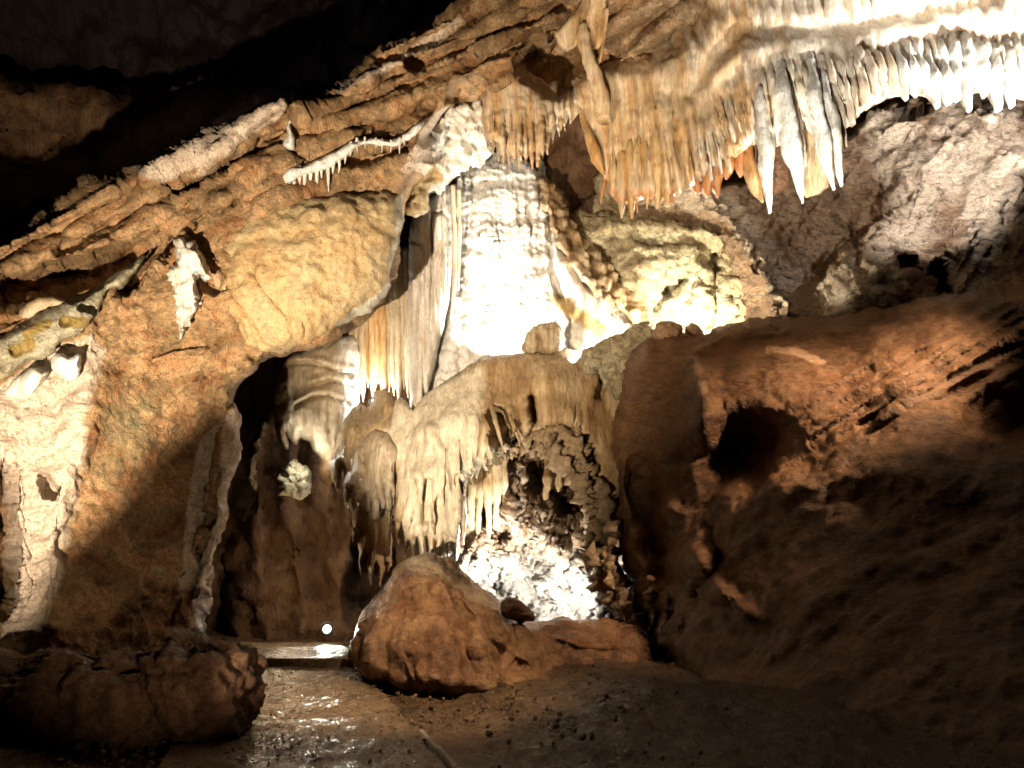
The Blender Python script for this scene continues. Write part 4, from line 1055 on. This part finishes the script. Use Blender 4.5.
front_drape('drape', [(350, 450), (362, 436), (376, 430), (390, 436), (398, 450)], [(394, 508), (388, 524), (382, 516), (376, 534), (369, 522), (362, 512), (355, 500)], .22, 'cream', .3)
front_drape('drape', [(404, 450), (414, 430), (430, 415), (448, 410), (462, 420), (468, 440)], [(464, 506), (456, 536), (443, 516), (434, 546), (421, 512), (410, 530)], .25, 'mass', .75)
tube('stalactite', P([508, 514, 520], [408, 426, 446], [13.9, 13.5, 13.45]), [.05, .045, .01], M['mass'], parent=cm, nseg=10, nring=16, layers=[('fbm', .03, 4, 0, 3)])
tube('stalactite', P([489, 496, 504], [398, 424, 452], [14.0, 13.35, 13.3]), [.04, .045, .01], M['cream'], parent=cm, nseg=10, nring=20, layers=[('fbm', .03, 4, 0, 3)])

# ------------------------------------------------ grotto behind the boulder
gr = empty('grotto_wall', base_point(540, 625, 14.4), 'brilliantly lit craggy white niche wall behind the orange boulder', 'rock wall')
relief('craggy_niche', [(438, 560), (452, 540), (460, 490), (470, 470), (500, 450), (530, 442), (570, 440), (600, 470), (622, 520), (636, 580), (650, 640), (650, 670), (420, 670), (420, 600)],
       tps([(440, 600, 14.2), (470, 480, 14.9), (540, 460, 15.2), (600, 500, 14.9), (560, 580, 15.0), (640, 640, 13.8), (500, 560, 14.8), (540, 640, 14.6), (430, 660, 14)]), M['grotto'], step=1.7, edge=(8, .3), thick=.5, parent=gr,
       sculpt=lambda x, y: pit(x, y, [(545, 480), (575, 500), (560, 470)], 24, 1.3, .6) - groove(x, y, [(500, 470), (520, 520), (560, 550), (600, 600)], 14, .45) + pit(x, y, [(505, 535), (496, 542)], 6, .5) + groove(x, y, [(572, 560), (572, 620)], 3, .3) + .34 * perlin(np.stack([(x + .35 * y) / 6, (y - .3 * x) / 45, x * 0], 1)) + .12 * perlin(np.stack([(x + .35 * y) / 2.8, (y - .3 * x) / 22, x * 0 + 7], 1)),
       layers=[('fbm', .16, 1.1, 0, 3), ('ridge', .11, 2.2, -35, 4), ('facet', .12, 2.8, -30, 1), ('fbm', .025, 9, 0, 3)], jit=2,
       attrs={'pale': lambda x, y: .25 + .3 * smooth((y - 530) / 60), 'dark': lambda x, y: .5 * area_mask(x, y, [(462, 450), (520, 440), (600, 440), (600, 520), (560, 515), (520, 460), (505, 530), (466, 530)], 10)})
for (x0, y0, x2, y2, r, mt) in [(472, 450, 471, 530, 6, 'mass'), (480, 446, 479, 534, 6, 'mass'), (488, 444, 488, 542, 6, 'mass'), (497, 444, 496, 530, 5, 'cream'), (505, 456, 505, 508, 3.4, 'cream'), (464, 478, 462, 545, 3.4, 'calcite'), (458, 500, 456, 565, 3, 'calcite'), (548, 456, 546, 500, 4, 'olive'), (558, 458, 558, 492, 3.5, 'olive')]:
    d = 14.3; k = d / F
    tube('flowstone_rib', P([x0, (x0 + x2) / 2 + .5, x2], [y0, (y0 + y2) / 2, y2], [d + .2, d, d + .25]), [r * k * .8, r * k, r * k * .5], M[mt], parent=gr, nseg=10, nring=24, layers=[('fbm', .06, 3, 0, 3)])
tag(relief('rock_arch', [(500, 452), (510, 442), (524, 432), (540, 424), (553, 417), (562, 419), (572, 424), (583, 430), (588, 444), (596, 462), (604, 486), (610, 512), (616, 540), (622, 566), (626, 590), (640, 606), (652, 640), (664, 680), (640, 690), (620, 640), (612, 610), (604, 590), (592, 572), (586, 556), (590, 530), (584, 508), (576, 490), (566, 476), (552, 464), (538, 456), (524, 452), (512, 454), (503, 460)],
           tps([(500, 452, 13.8), (560, 430, 13.5), (600, 500, 13.1), (620, 600, 12.5), (650, 680, 11.4)]), M['darkrock'], step=1.7, edge=(12, .5), thick=.7,
           sculpt=lambda x, y: groove(x, y, [(520, 446), (560, 440), (590, 480), (606, 540)], 4, .3) + pit(x, y, [(596, 545), (588, 520)], 7, .5),
           layers=[('fbm', .12, 1.4, 0, 3), ('ridge', .17, (3.6, 3.6, 2.2), -35, 5), ('facet', .14, 3.2, -35, 1), ('fbm', .05, 8, 0, 3)], jit=4,
           attrs={'pale': lambda x, y: .52 + 0 * x, 'dark': lambda x, y: x * 0}), 'dark craggy rock arch curving over the lit white niche', 'rock arch')
# jagged fins in the shadow right of the arch
for i, (x, y0, y1, r, d, l) in enumerate([(652, 575, 672, 7, 11.6, 'tallest'), (670, 590, 690, 6, 11.2, ''), (684, 610, 700, 5, 10.8, '')]):
    k = d / F
    tag(tube('rock_spire', P([x - 3, x, x + 6, x + 10], [y0, y0 + 25, (y0 + y1) / 2 + 12, y1 + 10], [d + .5, d + .2, d, d]), [.8 * k, r * .8 * k, r * 1.2 * k, r * 2.2 * k], M['darkrock'], nseg=26, nring=60, layers=[('ridge', .10, 3, 0, 4), ('fbm', .10, 2, 0, 3), ('fbm', .03, 9, 0, 2)]),
        ['jagged dark rock spire nearest the lit niche, its edge catching the lamp light', 'jagged dark rock spire in the middle of three beside the black right wall', 'rightmost jagged dark rock spire at the foot of the black right wall'][i], 'rock spire', 'jagged spires right of the lit niche')
# ================================================================== boulders and stones
tag(relief('boulder', [(352, 662), (354, 634), (360, 614), (372, 600), (386, 584), (396, 570), (410, 562), (428, 557), (446, 560), (462, 570), (478, 584), (496, 596), (506, 608), (514, 618), (536, 622), (570, 620), (606, 620), (622, 626), (640, 640), (644, 664), (632, 682), (600, 692), (560, 690), (520, 696), (480, 701), (440, 699), (400, 692), (366, 682)],
           tps([(352, 660, 10.6), (400, 690, 9.5), (480, 700, 9.1), (430, 560, 11.2), (400, 620, 10.0), (470, 640, 9.7), (520, 630, 10.9), (600, 625, 11.4), (640, 660, 10.9), (560, 690, 9.9), (600, 690, 10.3), (480, 590, 11.0)]), M['boulder'], step=1.9, edge=(20, .7), thick=1.2,
           sculpt=lambda x, y: groove(x, y, [(430, 590), (460, 620), (470, 660), (466, 700)], 7, .14) - groove(x, y, [(395, 585), (440, 575), (480, 600)], 10, .2) + groove(x, y, [(500, 668), (560, 664), (610, 662)], 7, .10) - groove(x, y, [(480, 615), (476, 650)], 9, .15) + groove(x, y, [(505, 618), (515, 640), (500, 660)], 6, .2) + groove(x, y, [(402, 580), (412, 615), (404, 650), (418, 684)], 1.8, .06) + groove(x, y, [(445, 566), (456, 600), (490, 640), (530, 668)], 2, .09) + groove(x, y, [(540, 632), (580, 650), (630, 652)], 2, .08),
           layers=[('fbm', .16, .8, 0, 3), ('facet', .10, 1.1, 30, 1), ('ridge', .02, 3, 0, 4), ('fbm', .012, 9, 0, 3)], jit=1.5, attrs={'pale': lambda x, y: .5 * groove(x, y, [(410, 566), (440, 566), (490, 600), (510, 625)], 9, 1)}),  # pale crest paints the lamplight on the boulder's top into its colour
    'large wet orange brown boulder sitting in front of the lit white niche', 'boulder')
LAY_R = [('fbm', .14, 1.4, 0, 3), ('facet', .10, 2.2, 0, 1), ('ridge', .06, 3.2, 0, 4), ('fbm', .03, 9, 0, 3)]
c0 = P(178, 742, floor_depth(742))
tag(blob('boulder', (c0[0] - .03, c0[1] + .35, -.1), (.60, .5, .50), M['darkrock'], LAY_R, seed=3, boxy=2.4, n=90, sink=.1), 'rough dark red brown boulder left of the wet path', 'boulder')
c1 = P(60, 752, 6.8)
tag(blob('boulder', (c1[0] - .25, c1[1] + .7, -.15), (1.15, .8, .42), M['darkrock'], LAY_R, seed=8, boxy=2.6, n=90, sink=.1), 'low nearly black rock heap in the bottom left corner', 'boulder')
k = 9.7
tag(relief('small_rock', [(500, 612), (504, 602), (512, 597), (520, 601), (530, 608), (536, 616), (534, 622), (516, 621), (503, 618)], 10.75, M['darkrock'], step=1.2, edge=(8, .2), thick=.3, layers=[('fbm', .05, 3, 0, 3), ('facet', .04, 6, 0, 1)], jit=1), 'small dark brown stone perched on the orange boulder before the lit niche', 'stone')
STG = 'stones lying on the ledges'
tag(relief('small_rock', [(522, 349), (524, 340), (529, 332), (536, 326), (540, 334), (539, 351), (528, 354)], 14.55, M['cream'], step=1.2, edge=(7, .25), thick=.35, layers=[('fbm', .05, 2.5, 0, 3), ('facet', .05, 4, 0, 1)], jit=.8, attrs={'pale': lambda x, y: 0 * x, 'dark': lambda x, y: .3 + 0 * x}), 'smaller left stone of the pair standing at the foot of the white cascade', 'stone', STG)
tag(relief('small_rock', [(536, 351), (536, 332), (540, 325), (550, 324), (557, 321), (561, 330), (564, 342), (562, 353), (548, 355)], 14.5, M['cream'], step=1.2, edge=(9, .3), thick=.4, layers=[('fbm', .05, 2.5, 0, 3), ('facet', .06, 3.5, 0, 1)], jit=.8, attrs={'pale': lambda x, y: 0 * x, 'dark': lambda x, y: .35 + 0 * x}), 'larger right stone of the pair standing at the foot of the white cascade', 'stone', STG)
tag(relief('small_rock', [(650, 346), (652, 332), (658, 324), (668, 320), (678, 323), (683, 332), (684, 342), (676, 350), (660, 352)], 13.7, M['russet'], step=1.2, edge=(10, .35), thick=.5, layers=[('fbm', .05, 2.5, 0, 3), ('facet', .05, 4, 0, 1)], jit=.6, attrs={'pale': lambda x, y: .55 + 0 * x, 'dark': lambda x, y: 0 * x}), 'round brown stone on the crest in front of the yellow wall', 'stone', STG)
tag(relief('small_rock', [(684, 336), (686, 326), (693, 322), (700, 326), (706, 334), (704, 342), (692, 345)], 13.8, M['russet'], step=1.2, edge=(8, .3), thick=.4, layers=[('fbm', .05, 2.5, 0, 3), ('facet', .05, 4, 0, 1)], jit=.6, attrs={'pale': lambda x, y: .5 + 0 * x, 'dark': lambda x, y: 0 * x}), 'lower brown stone just right of the round one on the crest by the yellow wall', 'stone', STG)
# ================================================================== lamps
def floodlight(name_label, px, py, d, aim, size=.09, group='cave floodlights', lens=60):
    loc = P(px, py, d)
    o = empty('floodlight', tuple(loc), name_label, 'floodlight', group)
    k = 24
    def ring(prof, nm, mat):
        vs = []; ax = Vector(aim).normalized(); qn = ax.to_track_quat('Z', 'Y').to_matrix()
        for (r, z) in prof:
            for j in range(k):
                a_ = j / k * 2 * PI
                v = qn @ Vector((r * math.cos(a_), r * math.sin(a_), z)); vs.append((v.x + loc[0], v.y + loc[1], v.z + loc[2]))
        idx = np.arange(len(prof) * k).reshape(len(prof), k); nx_ = np.roll(idx, -1, 1)
        q = np.stack([idx[:-1], nx_[:-1], nx_[1:], idx[1:]], -1).reshape(-1, 4)
        return mesh_np(nm, vs, q, mat, parent=o)
    s = size
    ring([(0.001, -s * 1.2), (s * .5, -s * 1.15), (s * .8, -s * .7), (s, 0), (s * 1.08, .0), (s * 1.08, s * .12), (s * .96, s * .12), (s * .9, .0), (s * .6, -s * .5), (.001, -s * .7)], 'lamp_housing', M['metal'])
    ring([(.001, s * .1), (s * .5, s * .08), (s * .88, .004), (s * .88, -.01), (.001, -.012)], 'lamp_glass', M['lens'])
    ring([(s * 1.5, -s * .1), (s * 1.55, s * .05), (s * 1.5, s * .14), (s * 1.05, s * .14), (s * 1.05, -s * .1), (s * 1.5, -s * .1)], 'lamp_rim', M['metal'])
    b = [( -s * 1.25, 0, 0), (-s * 1.25, 0, -s * 1.8), (s * 1.25, 0, -s * 1.8), (s * 1.25, 0, 0)]
    tube('lamp_bracket', [loc + S(*v) for v in b], [.008] * 4, M['metal'], parent=o, nseg=6, nring=20)
    return o


def lamp(px, py, d, energy, color, aim=None, angle=90, blend=.5, radius=.05, loc=None):
    loc = P(px, py, d) if loc is None else np.array(loc, float)
    L = bpy.data.lights.new('lamp_light', 'SPOT' if aim is not None else 'POINT')
    L.energy = energy; L.color = color; L.shadow_soft_size = radius
    o = bpy.data.objects.new('lamp_light', L); col.objects.link(o); o.location = tuple(loc)
    if aim is not None:
        L.spot_size = math.radians(angle); L.spot_blend = blend
        o.rotation_euler = Vector(np.array(P(*aim)) - loc).to_track_quat('-Z', 'Y').to_euler()
    return o


W = (1, .93, .80); WARM = (1, .78, .50); COOL = (.95, .96, 1)
floodlight('small glowing lamp on the floor at the back of the dark alcove', 327, 629, 15.0, (.12, -1, .22), .085)
lamp(327, 628, 14.86, 240, W, aim=(338, 700, 10), angle=64, blend=.8, radius=.03)
floodlight('glowing lamp behind the foot of the long stalactite curtain', 376, 400, 15.75, (-.25, -.7, .7), .10)
# floodlights hidden among the rocks, plus added fill lamps as noted
lamp(500, 348, 14.95, 600, W, aim=(505, 200, 16.6), angle=150, blend=.3, radius=.06)
lamp(0, 0, 0, 650, W, aim=(500, 195, 16), angle=62, blend=.8, radius=.06, loc=tuple(P(500, 315, 13.7)))  # added spot in open air, brightens the top of the cascade
lamp(592, 346, 15.1, 200, W, radius=.05)
lamp(376, 398, 15.9, 150, W, radius=.05)
lamp(349, 385, 16.2, 200, W, radius=.05)
lamp(302, 457, 15.05, 30, W, radius=.03)
lamp(560, 612, 13.3, 240, W, aim=(525, 545, 15), angle=150, blend=.4, radius=.04)
lamp(482, 588, 13.6, 230, W, aim=(470, 520, 14.9), angle=120, blend=.5, radius=.04)
lamp(0, 0, 0, 130, W, aim=(520, 500, 15.0), angle=100, blend=.8, radius=.05, loc=tuple(P(528, 585, 13.55)))  # added spot, carries the niche's brightness further up
lamp(0, 0, 0, 90, W, aim=(310, 400, 15.5), angle=60, blend=.9, radius=.05, loc=tuple(P(300, 500, 14.2)))  # added spot in front, brightens the ribbed dome
lamp(292, 575, 15.4, 55, (1, .74, .45), radius=.1)  # added warm fill for the dim alcove wall
lamp(704, 328, 14.9, 330, (1, .90, .66), radius=.04)
lamp(646, 322, 15.0, 90, (1, .90, .66), radius=.04)
lamp(0, 0, 0, 90, (1, .80, .66), aim=(660, 150, 12.2), angle=130, blend=.5, radius=.04, loc=tuple(P(672, 216, 12.9)))
lamp(0, 0, 0, 2600, (1, .95, .88), aim=(975, 70, 10.9), angle=52, blend=.7, radius=.08, loc=tuple(P(1075, 165, 8.9)))
lamp(0, 0, 0, 900, (1, .95, .88), aim=(935, 78, 10.9), angle=56, blend=.5, radius=.08, loc=tuple(P(1110, 130, 9.6)))
lamp(0, 0, 0, 420, W, aim=(800, 150, 11), angle=60, blend=.6, radius=.04, loc=tuple(P(805, 262, 9.7)))  # added lamp in open air, whitens the tips of the long folds
lamp(0, 0, 0, 330, (1, .92, .84), aim=(915, 165, 14), angle=125, blend=.6, radius=.06, loc=tuple(P(965, 175, 11.9)))
lamp(0, 0, 0, 160, (1, .93, .86), aim=(980, 110, 13.6), angle=125, blend=.6, radius=.05, loc=tuple(P(1040, 140, 12.2)))
# floods by the path, plus added fill lamps as noted
lamp(0, 0, 0, 300, WARM, aim=(140, 520, 10), angle=42, blend=1, radius=.1, loc=(-1.2, 4, .4))  # added dim fill, stands in for bounce on the shadowed left wall
lamp(0, 0, 0, 8800, (1, .80, .56), aim=(265, 305, 11.5), angle=74, blend=.8, radius=.06, loc=(-3.2, 3.2, .5))
tag(blob('boulder', (-3.36, 4.42, -.05), (.34, .34, .54), M['darkrock'], [('fbm', .05, 2, 0, 3), ('ridge', .02, 5, 0, 3)], seed=5, n=40, sink=.05, boxy=1.35), 'added unseen rock left of the view, put before the left floodlight to shade the wall', 'boulder')  # unseen blocker, added to cast the slanting shadow on the left wall
lamp(0, 0, 0, 5000, (1, .90, .76), aim=(760, 70, 11.2), angle=38, blend=.8, radius=.08, loc=(.6, 4.5, .4))  # added fill aimed up at the great curtain
lamp(0, 0, 0, 4300, (1, .68, .42), aim=(955, 280, 10.5), angle=42, blend=1, radius=.5, loc=tuple(P(1120, 100, 9.6)))
lamp(0, 0, 0, 1600, (1, .74, .48), aim=(410, 705, 9.2), angle=52, blend=.9, radius=.06, loc=tuple(P(520, 230, 8.4)))

# ------------------------------------------------------------------ world and view
w = bpy.data.worlds.new('World'); scene.world = w; w.use_nodes = True
w.node_tree.nodes['Background'].inputs[0].default_value = (.30, .22, .34, 1)
w.node_tree.nodes['Background'].inputs[1].default_value = .006
scene.view_settings.view_transform = 'Standard'
scene.view_settings.look = 'None'
scene.view_settings.exposure = 0.3
scene.view_settings.gamma = 1
scene.view_settings.use_curve_mapping = False
scene.render.engine = 'CYCLES'
scene.cycles.max_bounces = 5
scene.cycles.diffuse_bounces = 2
scene.cycles.glossy_bounces = 2
scene.cycles.caustics_reflective = False
scene.cycles.caustics_refractive = False
scene.cycles.sample_clamp_indirect = 4
